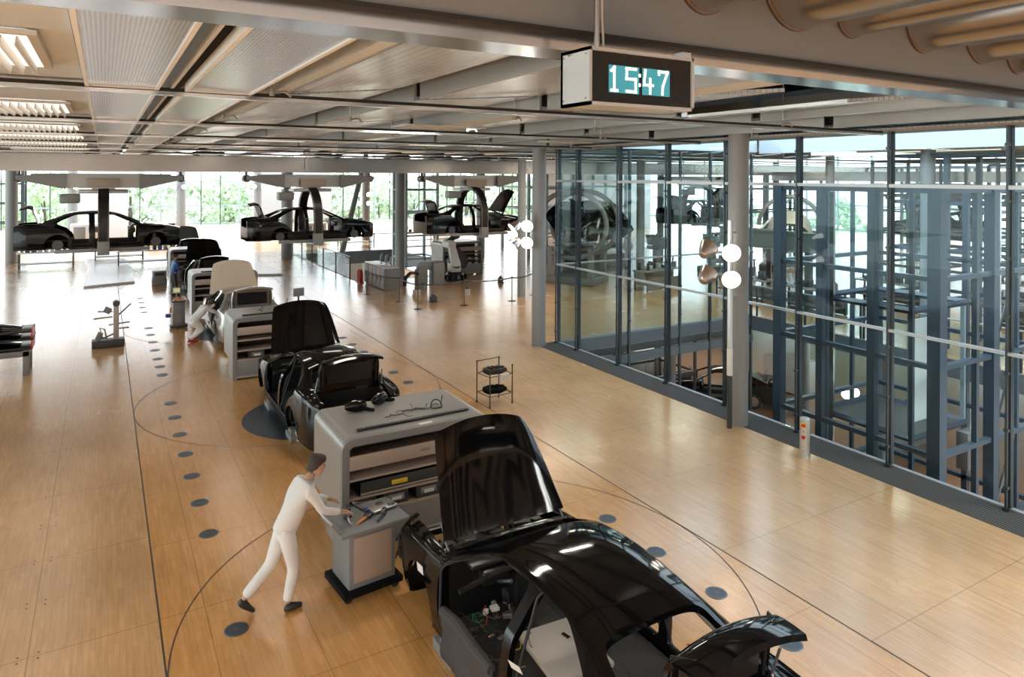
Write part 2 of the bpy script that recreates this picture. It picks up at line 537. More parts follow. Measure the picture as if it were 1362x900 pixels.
# turntable rings let into the strip
for k in range(4):
    cy = 7.45 + 9 * k
    pts = []
    for i in range(0, 181):
        a = 2 * PI * i / 180
        x = 3.86 + 3.3 * math.cos(a); y = cy + 3.3 * math.sin(a)
        pts.append((x, y))
    bb = MB()
    V = [[bb.bm.verts.new((3.86 + r * math.cos(2 * PI * i / 120), cy + r * math.sin(2 * PI * i / 120), 0.002)) for i in range(120)] for r in (3.292, 3.308)]
    for i in range(120):
        bb.bm.faces.new((V[0][i], V[0][(i + 1) % 120], V[1][(i + 1) % 120], V[1][i]))
    struct(bb.build('trim_%d' % (k + 2), 'seam'))
# grating along the glass
b = MB(); b.span((11.08, -6, -0.3), (GX - 0.03, GY + 0.1, 0.004)); struct(b.build('trim_6', 'grate'))
b = MB(); b.span((GX - 0.03, -6, -0.4), (GX + 0.06, GY + 0.12, 0.03)); b.span((GX, GY + 0.05, -0.4), (20.3, GY + 0.17, 0.03))
struct(b.build('trim_7', 'sill_strip'))
# slab edges round the atrium void
b = MB()
b.span((GX + 0.12, GY + 0.0, -.36), (20.35, GY + 0.06, -0.02)); b.span((20.2, 13.2, -.5), (20.28, GY, -0.0)); b.span((20.2, -6, -.5), (20.28, 13.2, 0.0)); b.span((GX + .12, GY - .02, -.95), (20.3, GY + .1, -.68)); b.span((GX + .12, GY + .3, -.7), (20.3, GY + .4, -.34))
struct(b.build('wall_atrium', 'slab_edge'))
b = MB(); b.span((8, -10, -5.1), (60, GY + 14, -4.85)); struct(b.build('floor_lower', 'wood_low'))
b = MB(); b.span((8, GY + 14, -5.1), (60, 60, -4.85)); struct(b.build('floor_lower_back', 'facade_pale'))
b = MB(); b.span((7.2, -8, -5.1), (7.6, GY + 14, -0.36)); struct(b.build('wall_lower', 'slab_edge'))
b = MB(); b.span((-120, 76.2, -6.4), (140, 190, -6.2)); b.span((60.5, -60, -6.4), (200, 76.2, -6.2)); o = b.build('ground_lawn', 'grass'); struct(o)

# --- columns
def column(x, y, r, z0, z1, label, m='column'):
    bb = MB()
    bb.cyl((0, 0, z0), (0, 0, z1), r, n=40)
    o = bb.build('column', m, loc=(x, y, 0))
    return tag(o, label, 'column', 'round grey columns of the hall')
column(COLX, 17.46, 0.205, 0, 5.95, 'round grey column at the corner where the glass wall starts')
column(COLX, 9.94, 0.205, 0, 5.95, 'round grey column standing before the glass wall beside the bollard')
column(15.02, 24.9, 0.17, 0, 5.95, 'slim grey column just behind the first column, left of it')
column(-4.46, 48.0, 0.30, 0, 5.95, 'pale round column at far left beside the hanging car')
column(-1.95, 60, 0.33, 0, 5.95, 'pale column behind the leftmost hanging car, left of its carrier')
column(5.2, 60, 0.33, 0, 5.95, 'pale column behind the front of the leftmost hanging car')
column(10.9, 60, 0.30, 0, 5.95, 'pale column at the far windows between the two left hanging cars')
column(17.6, 52.6, 0.30, -5, 5.95, 'round grey column behind the desk with monitors')
column(12.88, 33.2, 0.25, -5, 5.95, 'blue grey column between the desk and the steel ladder frame')
column(20.5, 39.0, 0.27, -5, 5.95, 'round column right of the robot shelf')
column(9.5, 43.0, 0.33, -5, 5.95, 'white round column seen through the middle hanging car')
# slanted column rising from a cone base in the floor opening
bb = MB(); bb.cyl((0, 0, 0.2), (3.1, 4.2, 7.2), 0.16, n=24); sl = bb.build('column', 'column', loc=(11.4, 39.2, -0.9))
tag(sl, 'slanted slim column leaning right above a white cone base', 'column')
bb = MB(); bb.cyl((0, 0, -1.3), (0.65, 0.8, 1.0), 0.5, 0.24, n=28); sb = bb.build('cone_base', 'white_plastic', sl)

# --- glass wall on the right: panes, mullions, transoms
MY = [16.42 - 1.85 * i for i in range(11)]
panes = [GY] + MY
WIN = []
for i in range(len(panes) - 1):
    y1, y0 = panes[i], panes[i + 1]
    g = MB(); g.span((GX - 0.008, y0 + 0.03, 0.04), (GX + 0.008, y1 - 0.03, CZ + 0.2))
    wn = struct(g.build('window_%d' % (i + 1), 'glass')); WIN.append(wn)
for i, y in enumerate([GY] + MY):
    m = MB(); m.box((GX + 0.02, y, 2.95), (0.09, 0.06, 5.85)); m.box((GX - 0.09, y, 2.95), (0.035, 0.03, 5.8))
    for k in range(7):
        m.box((GX - 0.085, y, 0.35 + k * 0.86), (0.07, 0.06, 0.045))
    m.cyl((GX - 0.09, y, 0), (GX - 0.09, y, 0.05), 0.05, n=12)
    m.build('mullion', 'mullion', WIN[min(i, len(WIN) - 1)])
tr = MB()
for z, h in ((2.36, 0.045), (4.86, 0.06)):
    tr.span((GX - 0.10, -4, z - h / 2), (GX - 0.02, GY, z + h / 2))
    tr.span((GX, GY - 0.04, z - h / 2), (20.2, GY + 0.04, z + h / 2))
struct(tr.build('trim_8', 'steel_dull'))
# second glass wall running right from the corner
WIN2 = []
px = [GX, 14.55, 16.74, 18.14, 20.2]
for i in range(4):
    g = MB(); g.span((px[i] + 0.03, GY - 0.008, 0.04), (px[i + 1] - 0.03, GY + 0.008, CZ + 0.2))
    WIN2.append(struct(g.build('window_%d' % (i + 20), 'glass_rail')))
for i, x in enumerate(px[1:]):
    m = MB(); m.box((x, GY, 0.5), (0.07, 0.09, 10.7))
    for k in range(6): m.box((x, GY - 0.06, 0.4 + k * 0.95), (0.05, 0.05, 0.05))
    m.build('mullion', 'mullion', WIN2[i])

# --- far glass front with its mullions, transoms and panes
WIN3 = []
for j in range(12):
    x0 = -24 + j * 7.2
    g = MB(); g.span((x0 + 0.06, FARY - 0.01, 0), (x0 + 7.14, FARY + 0.01, 6.9)); WIN3.append(struct(g.build('window_%d' % (j + 30), 'glass_far')))
for j in range(49):
    x = -24 + j * 1.8
    m = MB(); w = 0.14 if j % 4 == 0 else 0.07
    m.box((x, FARY, 3.3), (w, 0.2, 7.6))
    m.build('mullion', 'light_steel' if j % 4 == 0 else 'mullion', WIN3[min(j // 4, 11)])
m = MB()
for z in (0.1, 1.9, 4.3, 6.9):
    m.span((-24, FARY - 0.08, z - 0.06), (62, FARY + 0.08, z + 0.06))
struct(m.build('trim_9', 'light_steel'))
# left side glass front and the right one far away
for j in range(8):
    y0 = -6 + j * 10.2
    g = MB(); g.span((-16.01, y0 + 0.06, 0), (-15.99, y0 + 10.1, 6.5)); struct(g.build('window_%d' % (j + 50), 'glass_far'))
WIN4 = []
for j in range(8):
    y0 = -6 + j * 10.2
    g = MB(); g.span((59.99, y0 + 0.06, 0), (60.01, y0 + 10.1, 6.5)); WIN4.append(struct(g.build('window_%d' % (j + 60), 'glass_far')))
for j in range(24):
    m = MB(); m.box((60, -6 + j * 3.4, 0.5), (0.2, 0.12, 13)); m.build('mullion', 'light_steel', WIN4[min(j // 3, 7)])
m = MB()
for z in (0.1, 2.4, 4.8, 6.9):
    m.span((59.9, -6, z - 0.06), (60.1, 76, z + 0.06))
struct(m.build('trim_10', 'light_steel'))

# ------------------------------------------------------------------ ceiling
BY = [3.45, 7.1, 11.3, 15.3, 19.4, 23.4, 27.4, 31.4, 35.4, 39.4, 43.4, 47.4, 51.4]
for i, y in enumerate(BY):
    w = 0.07 if i else 0.30
    m = MB(); m.span((-16, y - w / 2, CZ), (GX - 0.4 if y < GY else 42, y + w / 2, CZ + 0.035 if i else CZ + 0.09))
    struct(m.build('ceiling_beam', 'steel')); m = MB()
    m.span((-16, y - w / 2 + 0.012, CZ + 0.035), (GX - 0.4 if y < GY else 42, y + w / 2 - 0.012, CZ + 0.07))
    struct(m.build('ceiling_beam', 'black_gap' if i else 'steel'))
# void above the panels
m = MB(); m.span((-16, -1.0, 6.75), (GX + 0.4, GY + 0.2, 6.9)); m.span((-16, GY + 0.2, 6.75), (42, 55, 6.9)); struct(m.build('ceiling', 'ceil_shade'))
def cpanel(name, x0, x1, y0, y1, z, m, th=0.05, edge=None):
    p = MB()
    if m == 'plank_panel': p.prism([(x0, z), (x1, z + .13), (x1, z + .17), (x0, z + .04)], y0, y1, 'y')
    else: p.span((x0, y0, z), (x1, y1, z + th))
    o = struct(p.build(name, m))
    if edge:
        e = MB()
        for xx in (x0, x1): e.span((xx - 0.014, y0, z - 0.014), (xx + 0.014, y1, z + 0.06))
        for yy in (y0 + 0.012, y1 - 0.012): e.span((x0, yy - 0.012, z - 0.012), (x1, yy + 0.012, z + 0.06))
        e.build('panel_rim', edge, o)
    return o
ZP = 5.80
rows = [(BY[i] + 0.1, BY[i + 1] - 0.07) for i in range(8)]
rows[0] = (3.64, rows[0][1])
for r, (y0, y1) in enumerate(rows):
    near = r < 5
    # matte painted field on the left with louvre lamps
    cpanel('ceiling_panel', -16, -0.16, y0 - 0.12, y1 + 0.1, ZP + 0.02, 'ceil_paint')
    cpanel('ceiling_panel', -0.13, 0.41, y0, y1, ZP - 0.03, 'perforated', edge='white_edge' if near else None)
    cpanel('ceiling_panel', 0.65, 1.2, y0, y1, ZP - 0.03, 'perforated', edge='white_edge' if near else None)
    # raised fascia strips on both sides of the gaps
    f = MB()
    f.span((0.52, y0, ZP - 0.02), (0.545, y1, 6.5)); f.span((1.42, y0, ZP), (1.56, y1, 6.5))
    struct(f.build('ceiling_fascia', 'ceil_paint'))
    xs = [(1.56, 2.72), (2.98, 4.5), (4.62, 5.05), (5.2, 6.6), (6.85, 8.2), (8.35, 9.9), (10.05, GX + 0.25)]
    if y0 > GY: xs += [(12.3 + 1.75 * k, 13.85 + 1.75 * k) for k in range(9)]
    for q, (a, c) in enumerate(xs):
        zz = ZP + (0.0 if q % 2 == 0 else 0.03)
        if r == 0 and q == 3:
            cpanel('ceiling_panel', a, c, y0 + 1.6, y1, zz, 'plank_panel'); continue
        if r == 0 and q == 4:
            cpanel('ceiling_panel', a, c, y0 + 1.0, y1, zz, 'plank_panel'); continue
        cpanel('ceiling_panel', a, c, y0, y1, zz, 'plank_panel' if q != 2 else 'ceil_paint')
        if near:
            f = MB(); f.span((a - .03, y0, zz - .005), (a, y1, zz + 0.30)); struct(f.build('ceiling_fascia', 'cab_top'))
# ceiling edge along the glass: perforated strip
m = MB(); m.span((GX - 0.55, 3.6, 5.80), (GX + 0.5, GY + 0.1, 5.83)); struct(m.build('ceiling_edge', 'edge_strip'))
# near fascia wall with ducts through it
m = MB(); m.span((-16, 3.22, CZ + 0.10), (40, 3.34, 8.2)); struct(m.build('wall_near', 'fascia_grey'))
m = MB(); m.span((-16, 3.20, CZ + 0.075), (40, 3.36, CZ + 0.10)); struct(m.build('trim_11', 'black_gap'))  # black strip painted in as the shadow line under the fascia

m = MB(); m.span((-16, -6.2, -0.3), (40, -6, 8.2)); struct(m.build('wall_back', 'ceil_warm'))
m = MB(); m.span((-16, -6.2, 8.2), (40, 3.34, 8.35)); struct(m.build('ceiling', 'ceil_warm'))

m = MB(); m.span((10.3, 44.9, -.8), (17.0, 45.0, 0.02)); m.span((10.3, 31.8, -.8), (10.36, 45, .02)); m.span((16.95, 36, -.8), (17.0, 45, .02)); m.span((13.95, 31.8, -.8), (14.0, 36, .02)); m.span((13.95, 35.95, -.8), (17, 36.0, .02)); struct(m.build('wall_opening', 'slab_edge'))
m = MB(); m.span((20.9, -6, 6.05), (60, GY, 6.35)); m.span((20.6, -6, 5.85), (20.95, GY, 6.35)); struct(m.build('ceiling_right', 'ceil_paint'))
m = MB(); m.span((8, 58, -4.85), (60, 58.2, -.35)); struct(m.build('wall_lower_far', 'facade_pale'))

m = MB(); m.span((GX + .28, 3.3, 5.78), (GX + .34, GY + .1, 6.9)); struct(m.build('wall_over_glass', 'ceil_paint'))
m = MB(); m.span((GX + .28, GY + .1, 5.9), (20.6, GY + .16, 6.9)); struct(m.build('wall_over_glass_back', 'ceil_paint'))
# ------------------------------------------------------------------ car bodies
def lerp_tab(tab, d):
    if d <= tab[0][0]: return tab[0][1]
    for i in range(len(tab) - 1):
        d0, v0 = tab[i]; d1, v1 = tab[i + 1]
        if d <= d1:
            # monotone-ish cubic using neighbouring slopes
            h = d1 - d0; t = (d - d0) / h
            m0 = (v1 - v0) / h if i == 0 else ((v1 - tab[i - 1][1]) / (d1 - tab[i - 1][0]))
            m1 = (v1 - v0) / h if i + 2 >= len(tab) else ((tab[i + 2][1] - v0) / (tab[i + 2][0] - d0))
            return ((2 * t ** 3 - 3 * t ** 2 + 1) * v0 + (t ** 3 - 2 * t ** 2 + t) * h * m0 + (-2 * t ** 3 + 3 * t ** 2) * v1 + (t ** 3 - t ** 2) * h * m1)
    return tab[-1][1]
CL = 5.06
TW = [(0, .74), (.15, .83), (.5, .905), (1, .94), (2, .95), (3.6, .95), (4.3, .93), (4.8, .88), (CL, .77)]
TS = [(0, .69), (.2, .76), (.6, .85), (1.2, .92), (1.6, .95), (3, .98), (4, 1.0), (4.6, 1.0), (CL, .95)]
TT = [(0, .72), (.15, .80), (.6, .90), (1.2, .985), (1.38, 1.02), (1.75, 1.215), (2.12, 1.375), (2.5, 1.44), (2.9, 1.455), (3.4, 1.42), (3.7, 1.35), (4.0, 1.21), (4.35, 1.085), (4.7, 1.065), (5.0, 1.03), (CL, 1.0)]
TR = [(0, .62), (.5, .76), (1.3, .83), (1.75, .71), (2.12, .63), (2.9, .60), (3.5, .59), (3.75, .62), (4.35, .74), (4.7, .74), (CL, .66)]

def car_section(d, inset=0.0):
    w = lerp_tab(TW, d) - inset; s_ = lerp_tab(TS, d) - inset * .6
    t_ = lerp_tab(TT, d) - inset; r = lerp_tab(TR, d) - inset
    gh = max(0.0, min(1.0, (t_ - s_ - 0.05) / 0.25))        # how much greenhouse there is
    e = t_ - 0.03 - 0.03 * gh
    zb = 0.19 + inset
    pts = [(0, zb + .01), (w - .13, zb), (w - .03, zb + .08), (w, .5), (w - .005, .72), (w - .045, s_)]
    ex, ez = r + 0.015, e - 0.02
    sx_, sz_ = w - .06, s_ + .015
    for q in (0.33, 0.7):
        pts.append((sx_ + (ex - sx_) * q + 0.018 * gh * math.sin(PI * q), sz_ + (ez - sz_) * q))
    pts += [(ex, ez), (r - .07, e + .012), (r * .55, t_ - .008), (0, t_)]
    # resample by Catmull-Rom
    out = []
    n = len(pts)
    P = [(-pts[1][0], pts[1][1])] + pts + [(-pts[-2][0], pts[-2][1])]
    for i in range(1, n):
        p0, p1, p2, p3 = P[i - 1], P[i], P[i + 1], P[i + 2]
        K = 5
        for k in range(K):
            t = k / K
            def cr(a, b_, c, dd): return 0.5 * ((2 * b_) + (-a + c) * t + (2 * a - 5 * b_ + 4 * c - dd) * t * t + (-a + 3 * b_ - 3 * c + dd) * t ** 3)
            out.append((max(0, cr(p0[0], p1[0], p2[0], p3[0])), cr(p0[1], p1[1], p2[1], p3[1])))
    out.append(pts[-1])
    out[0] = (0, out[0][1])
    return out

def car_loft(inset, d0, d1, n):
    bm = bmesh.new()
    rings = []
    for i in range(n + 1):
        t = i / n
        d = d0 + (d1 - d0) * (t + 0.02 * math.sin(2 * PI * t) * -1)
        y = CL / 2 - d
        sec = car_section(d, inset)
        full = [(x, z) for x, z in sec] + [(-x, z) for x, z in reversed(sec[1:-1])]
        rings.append([bm.verts.new((x, y, z)) for x, z in full])
    m = len(rings[0])
    for A, B in zip(rings, rings[1:]):
        for k in range(m):
            bm.faces.new((A[k], A[(k + 1) % m], B[(k + 1) % m], B[k]))
    bm.faces.new(rings[0]); bm.faces.new(list(reversed(rings[-1])))
    bmesh.ops.triangulate(bm, faces=[f for f in bm.faces if len(f.verts) > 4])
    bmesh.ops.recalc_face_normals(bm, faces=bm.faces[:])
    me = bpy.data.meshes.new('loft'); bm.to_mesh(me); bm.free()
    o = bpy.data.objects.new('loft', me); COL.objects.link(o)
    return o

def round_poly(pts, r, n=5):
    out = []
    N = len(pts)
    for i in range(N):
        p = Vector(pts[i]); a = Vector(pts[i - 1]); b = Vector(pts[(i + 1) % N])
        rr = r[i] if isinstance(r, (list, tuple)) else r
        u = (a - p); v = (b - p)
        k = min(rr, u.length * .45, v.length * .45)
        if k < 1e-4: out.append((p.x, p.y)); continue
        A = p + u.normalized() * k; B = p + v.normalized() * k
        for j in range(n + 1):
            t = j / n
            q = A * (1 - t) ** 2 + p * 2 * t * (1 - t) + B * t ** 2
            out.append((q.x, q.y))
    return out

def YD(d): return CL / 2 - d
FRONT_DOOR = [(1.50, .36), (1.47, .92), (1.58, 1.01), (2.22, 1.325), (2.82, 1.365), (2.80, .36)]
REAR_DOOR = [(2.93, .36), (2.95, 1.365), (3.36, 1.345), (3.78, 1.15), (3.97, 1.02), (3.95, .93), (3.66, .80), (3.47, .58), (3.42, .36)]

def cutter(o_list, mb):
    me = bpy.data.meshes.new('cut'); 
    bmesh.ops.recalc_face_normals(mb.bm, faces=mb.bm.faces[:])
    mb.bm.to_mesh(me); mb.bm.free()
    c = bpy.data.objects.new('cut', me); COL.objects.link(c)
    o_list.append(c)

def make_shell():
    body = car_loft(0.0, 0.0, CL, 90)
    inner = car_loft(0.055, 0.07, CL - 0.07, 80)
    cuts = [inner]
    for poly in (FRONT_DOOR, REAR_DOOR):
        m = MB(); m.prism(round_poly([(YD(d), z) for d, z in poly], [.07, .05, .06, .10, .07, .07] if len(poly) == 6 else [.07, .07, .12, .1, .04, .08, .1, .1, .06]), -1.3, 1.3, 'x'); cutter(cuts, m)
    for dc in (0.93, 3.85):
        for sgn in (-1, 1):
            m = MB(); m.cyl((sgn * .56, YD(dc), .33), (sgn * 1.3, YD(dc), .33), .375, n=40); cutter(cuts, m)
    m = MB(); m.prism(round_poly([(-.73, YD(1.40)), (.73, YD(1.40)), (.565, YD(2.10)), (-.565, YD(2.10))], .06), .93, 1.7, 'z'); cutter(cuts, m)
    m = MB(); m.prism(round_poly([(-.53, YD(3.72)), (.53, YD(3.72)), (.64, YD(4.27)), (-.64, YD(4.27))], .10), 1.02, 1.7, 'z'); cutter(cuts, m)
    m = MB(); m.prism(round_poly([(-.60, YD(.16)), (.60, YD(.16)), (.77, YD(1.26)), (-.77, YD(1.26))], .05), .5, 1.4, 'z'); cutter(cuts, m)
    m = MB(); m.prism(round_poly([(-.62, YD(4.40)), (.62, YD(4.40)), (.56, YD(5.3)), (-.56, YD(5.3))], .05), .70, 1.4, 'z'); cutter(cuts, m)
    m = MB(); m.prism(round_poly([(-.70, .26), (.70, .26), (.66, .64), (-.66, .64)], .05), YD(.2), YD(-.3), 'y'); cutter(cuts, m)
    m = MB(); m.span((-1.2, YD(.17), -.1), (1.2, YD(-.5), 1.2)); cutter(cuts, m)
    for c in cuts:
        md = body.modifiers.new('b', 'BOOLEAN'); md.operation = 'DIFFERENCE'; md.object = c; md.solver = 'EXACT'
    bake_mods(body)
    for c in cuts: bpy.data.objects.remove(c)
    me = body.data
    bpy.data.objects.remove(body)
    o = bpy.data.objects.new('body_shell', me); COL.objects.link(o)
    finish(o, 30)
    me.materials.clear(); me.materials.append(MATS['paint_black'])
    return o

def panel_grid(m, fz, ds, hw, th, nx=14):
    """curved panel: rows along d, columns across; outer face and an inner face th below"""
    top = []; bot = []
    for d in ds:
        rt = []; rb = []
        for k in range(nx + 1):
            q = -1 + 2 * k / nx
            x = q * hw(d)
            y, z = fz(d, q)
            rt.append((x, y, z)); rb.append((x * .985, y, z - th))
        top.append(rt); bot.append(rb)
    A = m.grid(top); B = m.grid(bot)
    n = len(A); k = len(A[0])
    for i in range(n - 1):
        m.bm.faces.new((A[i][0], A[i + 1][0], B[i + 1][0], B[i][0]))
        m.bm.faces.new((A[i][k - 1], B[i][k - 1], B[i + 1][k - 1], A[i + 1][k - 1]))
    for j in range(k - 1):
        m.bm.faces.new((A[0][j], B[0][j], B[0][j + 1], A[0][j + 1]))
        m.bm.faces.new((A[n - 1][j], A[n - 1][j + 1], B[n - 1][j + 1], B[n - 1][j]))
    return m

def make_car(name, label, group=None, cat='car body', hood=65, lid=86, detail=2):
    root = empty(name, (0, 0, 0), 0, label, cat, group)
    sh = CAR_SHELL.copy(); COL.objects.link(sh); sh.name = 'body_shell'; sh.parent = root
    # hood, hinged at the cowl
    hd0, hd1 = .10, 1.31
    hy, hz = YD(1.33), 1.0
    ds = [hd0 + (hd1 - hd0) * i / 14 for i in range(15)]
    def hw(d):
        t = (d - hd0) / (hd1 - hd0)
        return (.60 + .18 * t ** .8) * (1 - 0.03 * max(0, 1 - t * 6) ** 2)
    def fz(d, q):
        z = lerp_tab(TT, d) + 0.012 - 0.035 * q * q - .05 * max(0, abs(q) - .9) / .1 * .5
        z += 0.012 * math.exp(-((abs(q) - .62) / .1) ** 2)           # creases
        bow = 0.10 * q * q * (1 - (d - hd0) / (hd1 - hd0))            # front edge is bowed
        return YD(d) - bow - hy, z - hz
    m = panel_grid(MB(), fz, ds, hw, 0.02)
    ho = m.build('hood', 'paint_black', root, 40, loc=(0, hy, hz + (.07 if hood > 20 else 0)))
    ho.rotation_euler = (math.radians(hood), 0, 0)
    m = MB()                                                        # inner frame of the hood
    def fi(d, q):
        y, z = fz(d, q); return y, z - 0.032
    m.grid([[(-q * hw(d) * .9, *fi(d, q * .9)) for q in [-1 + .1 * i for i in range(21)]] for d in [hd0 + .07 + (hd1 - hd0 - .1) * i / 14 for i in range(15)]])
    lin = m.build('hood_liner', 'black_matte', ho, 40)
    sm = lin.modifiers.new('s', 'SOLIDIFY'); sm.thickness = 0.008; bake_mods(lin)
    m = MB()
    for q in (-.82, -.42, .42, .82):
        m.tube([(q * hw(d), fz(d, q)[0], fz(d, q)[1] - .044) for d in ds[1:-1]], .017, 6)
    for d in (ds[1], ds[-2]):
        m.tube([(q * hw(d), fz(d, q)[0], fz(d, q)[1] - .044) for q in [-.85 + .17 * i for i in range(11)]], .017, 6)
    m.build('hood_frame', 'black_inner', ho)
    for sg in (-1, 1):
        g = MB(); g.tube([(sg * .74, YD(1.36), .96), (sg * .745, YD(1.28), 1.03), (sg * .73, YD(1.12), 1.0 + .2 * math.sin(math.radians(hood)))], .014, 6)
        g.build('hinge', 'dark_metal', root)
    # trunk lid: deck and rear face in one curve
    ly, lz = YD(4.38), 1.07
    path = [(4.39, 1.088), (4.6, 1.085), (4.8, 1.075), (4.93, 1.065), (4.985, 1.045), (5.02, 1.0), (5.04, .93), (5.05, .84), (5.05, .73)]
    m = MB(); top = []; bot = []
    for (d, z) in path:
        rt = []; rb = []
        h = .575 - .05 * max(0, d - 4.8) / .25
        for k in range(13):
            q = -1 + 2 * k / 12
            bow = .07 * q * q * max(0, d - 4.6) / .45
            zz = z - .025 * q * q
            rt.append((q * h, YD(d) + bow - ly, zz - lz)); rb.append((q * h * .97, YD(d - .03) + bow - ly, zz - lz - .03))
        top.append(rt); bot.append(rb)
    A = m.grid(top); B = m.grid(bot)
    for i in range(len(A) - 1):
        m.bm.faces.new((A[i][0], A[i + 1][0], B[i + 1][0], B[i][0])); m.bm.faces.new((A[i][-1], B[i][-1], B[i + 1][-1], A[i + 1][-1]))
    for j in range(12):
        m.bm.faces.new((A[0][j], B[0][j], B[0][j + 1], A[0][j + 1])); m.bm.faces.new((A[-1][j], A[-1][j + 1], B[-1][j + 1], B[-1][j]))
    li = m.build('trunk_lid', 'paint_black', root, 40, loc=(0, ly, lz))
    li.rotation_euler = (math.radians(-lid), 0, 0)
    m = MB(); m.span((-.42, YD(4.85) - ly, -.05), (.42, YD(4.5) - ly, -.035)); m.tube([(-.5, YD(4.45) - ly, -.04), (-.5, YD(4.95) - ly, -.05), (-.42, YD(4.99) - ly, -.2), (.42, YD(4.99) - ly, -.2), (.5, YD(4.95) - ly, -.05), (.5, YD(4.45) - ly, -.04)], .014, 6)
    m.build('lid_frame', 'black_inner', li)
    for sg in (-1, 1):
        g = MB(); g.tube([(sg * .62, YD(4.45), .95), (sg * .63, YD(4.4), 1.08), (sg * .60, YD(4.5), 1.35 if lid > 50 else 1.06)], .013, 6)
        g.build('lid_strut', 'steel_dull', root)
    for dc in (0.93, 3.85):
        for sg in (-1, 1):
            g = MB()
            g.grid([[(sg * xx, YD(dc) + .385 * math.cos(a), .33 + .385 * math.sin(a)) for a in [PI * (-.12 + 1.24 * k / 20) for k in range(21)]] for xx in (.52, .84)])
            g.span((sg * .52, YD(dc) - .36, .2), (sg * .50, YD(dc) + .36, .7))
            wh = g.build('wheelhouse', 'black_matte', root)
            g = MB(); g.cyl((sg * .52, YD(dc), .34), (sg * .74, YD(dc), .34), .05, n=12); g.cyl((sg * .72, YD(dc), .34), (sg * .75, YD(dc), .34), .16, n=24); g.build('brake_disc', 'dark_metal', root)
    # seals around the door openings
    for sg in (-1, 1):
        for poly in (FRONT_DOOR, REAR_DOOR):
            pp = round_poly([(YD(d), z) for d, z in poly], .07, 6)
            pts = []
            for (y, z) in pp:
                d = CL / 2 - y
                sec = car_section(d, 0.02)
                best = min((abs(zz - z), xx) for xx, zz in sec if xx > .4)[1]
                pts.append((sg * best, y, z))
            g = MB(); g.tube(pts, .015, 6, closed=True); g.build('door_seal', 'rubber', root)
    # floor, tunnel, front wall, seat wells
    g = MB(); g.span((-.84, YD(3.5), .26), (.84, YD(1.42), .29)); g.span((-.14, YD(3.5), .29), (.14, YD(1.4), .46), .03); g.span((-.62, YD(4.35), .45), (.62, YD(3.5), .50)); g.span((-.78, YD(3.55), .29), (.78, YD(3.46), .50))
    g.build('floor_carpet', 'carpet', root)
    g = MB(); g.span((-.76, YD(1.42), .26), (.76, YD(1.37), .97)); g.build('front_bulkhead', 'black_inner', root)
    g = MB(); g.span((-.6, YD(4.38), .5), (.6, YD(4.33), 1.03)); g.build('rear_bulkhead', 'black_inner', root)
    g = MB(); g.tube([(-.82, YD(1.75), .78), (-.4, YD(1.72), .84), (.4, YD(1.72), .84), (.82, YD(1.75), .78)], .03, 8)
    g.span((-.16, YD(1.78), .4), (.16, YD(1.6), .86), .02); g.box((-.38, YD(1.66), .80), (.3, .16, .14), None, .03); g.box((.42, YD(1.66), .76), (.42, .2, .18), None, .04)
    g.box((-.38, YD(1.55), .9), (.5, .2, .05), None, .02); g.build('dashboard_carrier', 'black_inner', root)
    # parcel shelf and boot floor
    g = MB(); g.span((-.62, YD(4.33), .96), (.62, YD(3.95), .985)); g.build('parcel_shelf', 'black_matte', root)
    g = MB(); g.span((-.6, YD(4.95), .38), (.6, YD(4.38), .41)); g.build('trunk_floor', 'carpet', root)
    # engine bay
    for sg in (-1, 1):
        g = MB(); g.cyl((sg * .60, YD(.95), .45), (sg * .58, YD(.97), .84), .12, .10, 18); g.cyl((sg * .58, YD(.97), .84), (sg * .58, YD(.97), .87), .06, n=12)
        g.build('strut_tower', 'black_inner', root)
    g = MB(); g.span((-.62, YD(.28), .60), (.62, YD(.20), .68), .01); g.span((-.66, YD(.34), .3), (-.58, YD(.19), .66)); g.span((.58, YD(.34), .3), (.66, YD(.19), .66)); g.tube([(-.62, YD(.25), .38), (.62, YD(.25), .38)], .035, 8)
    g.build('front_carrier', 'dark_metal', root)
    rnd = random.Random(3)
    g = MB()
    g.span((-.35, YD(1.1), .35), (.3, YD(.4), .70), .04)
    for i in range(14):
        g.box((rnd.uniform(-.45, .45), YD(rnd.uniform(.3, 1.25)), rnd.uniform(.68, .86)), (rnd.uniform(.05, .2), rnd.uniform(.05, .2), rnd.uniform(.04, .12)), (0, 0, rnd.uniform(-.4, .4)), .01)
    g.build('engine_block', 'black_inner', root)
    for i in range(9 if detail > 1 else 0):
        g = MB()
        a = Vector((rnd.uniform(-.6, .6), YD(rnd.uniform(.3, 1.25)), rnd.uniform(.7, .88)))
        pts = [a]
        for k in range(5):
            a = a + Vector((rnd.uniform(-.14, .14), rnd.uniform(-.12, .12), rnd.uniform(-.03, .035)))
            a.x = max(-.66, min(.66, a.x)); a.z = min(.92, max(.68, a.z)); a.y = max(YD(1.3), min(YD(.2), a.y))
            pts.append(a.copy())
        g.tube(pts, .015 if i % 3 else .010, 6)
        g.build('engine_hose' if i % 3 else 'metal_pipe', 'rubber' if i % 3 else 'steel_dull', root)
    return root

CAR_SHELL = make_shell()
near_car = make_car('car_body', 'black glossy car body in front with tall open hood, beside the blurred tool cart', cat='car body')
COL.objects.unlink(CAR_SHELL)
NC = (3.95, 5.60)
near_car.location = (NC[0], NC[1], 0)
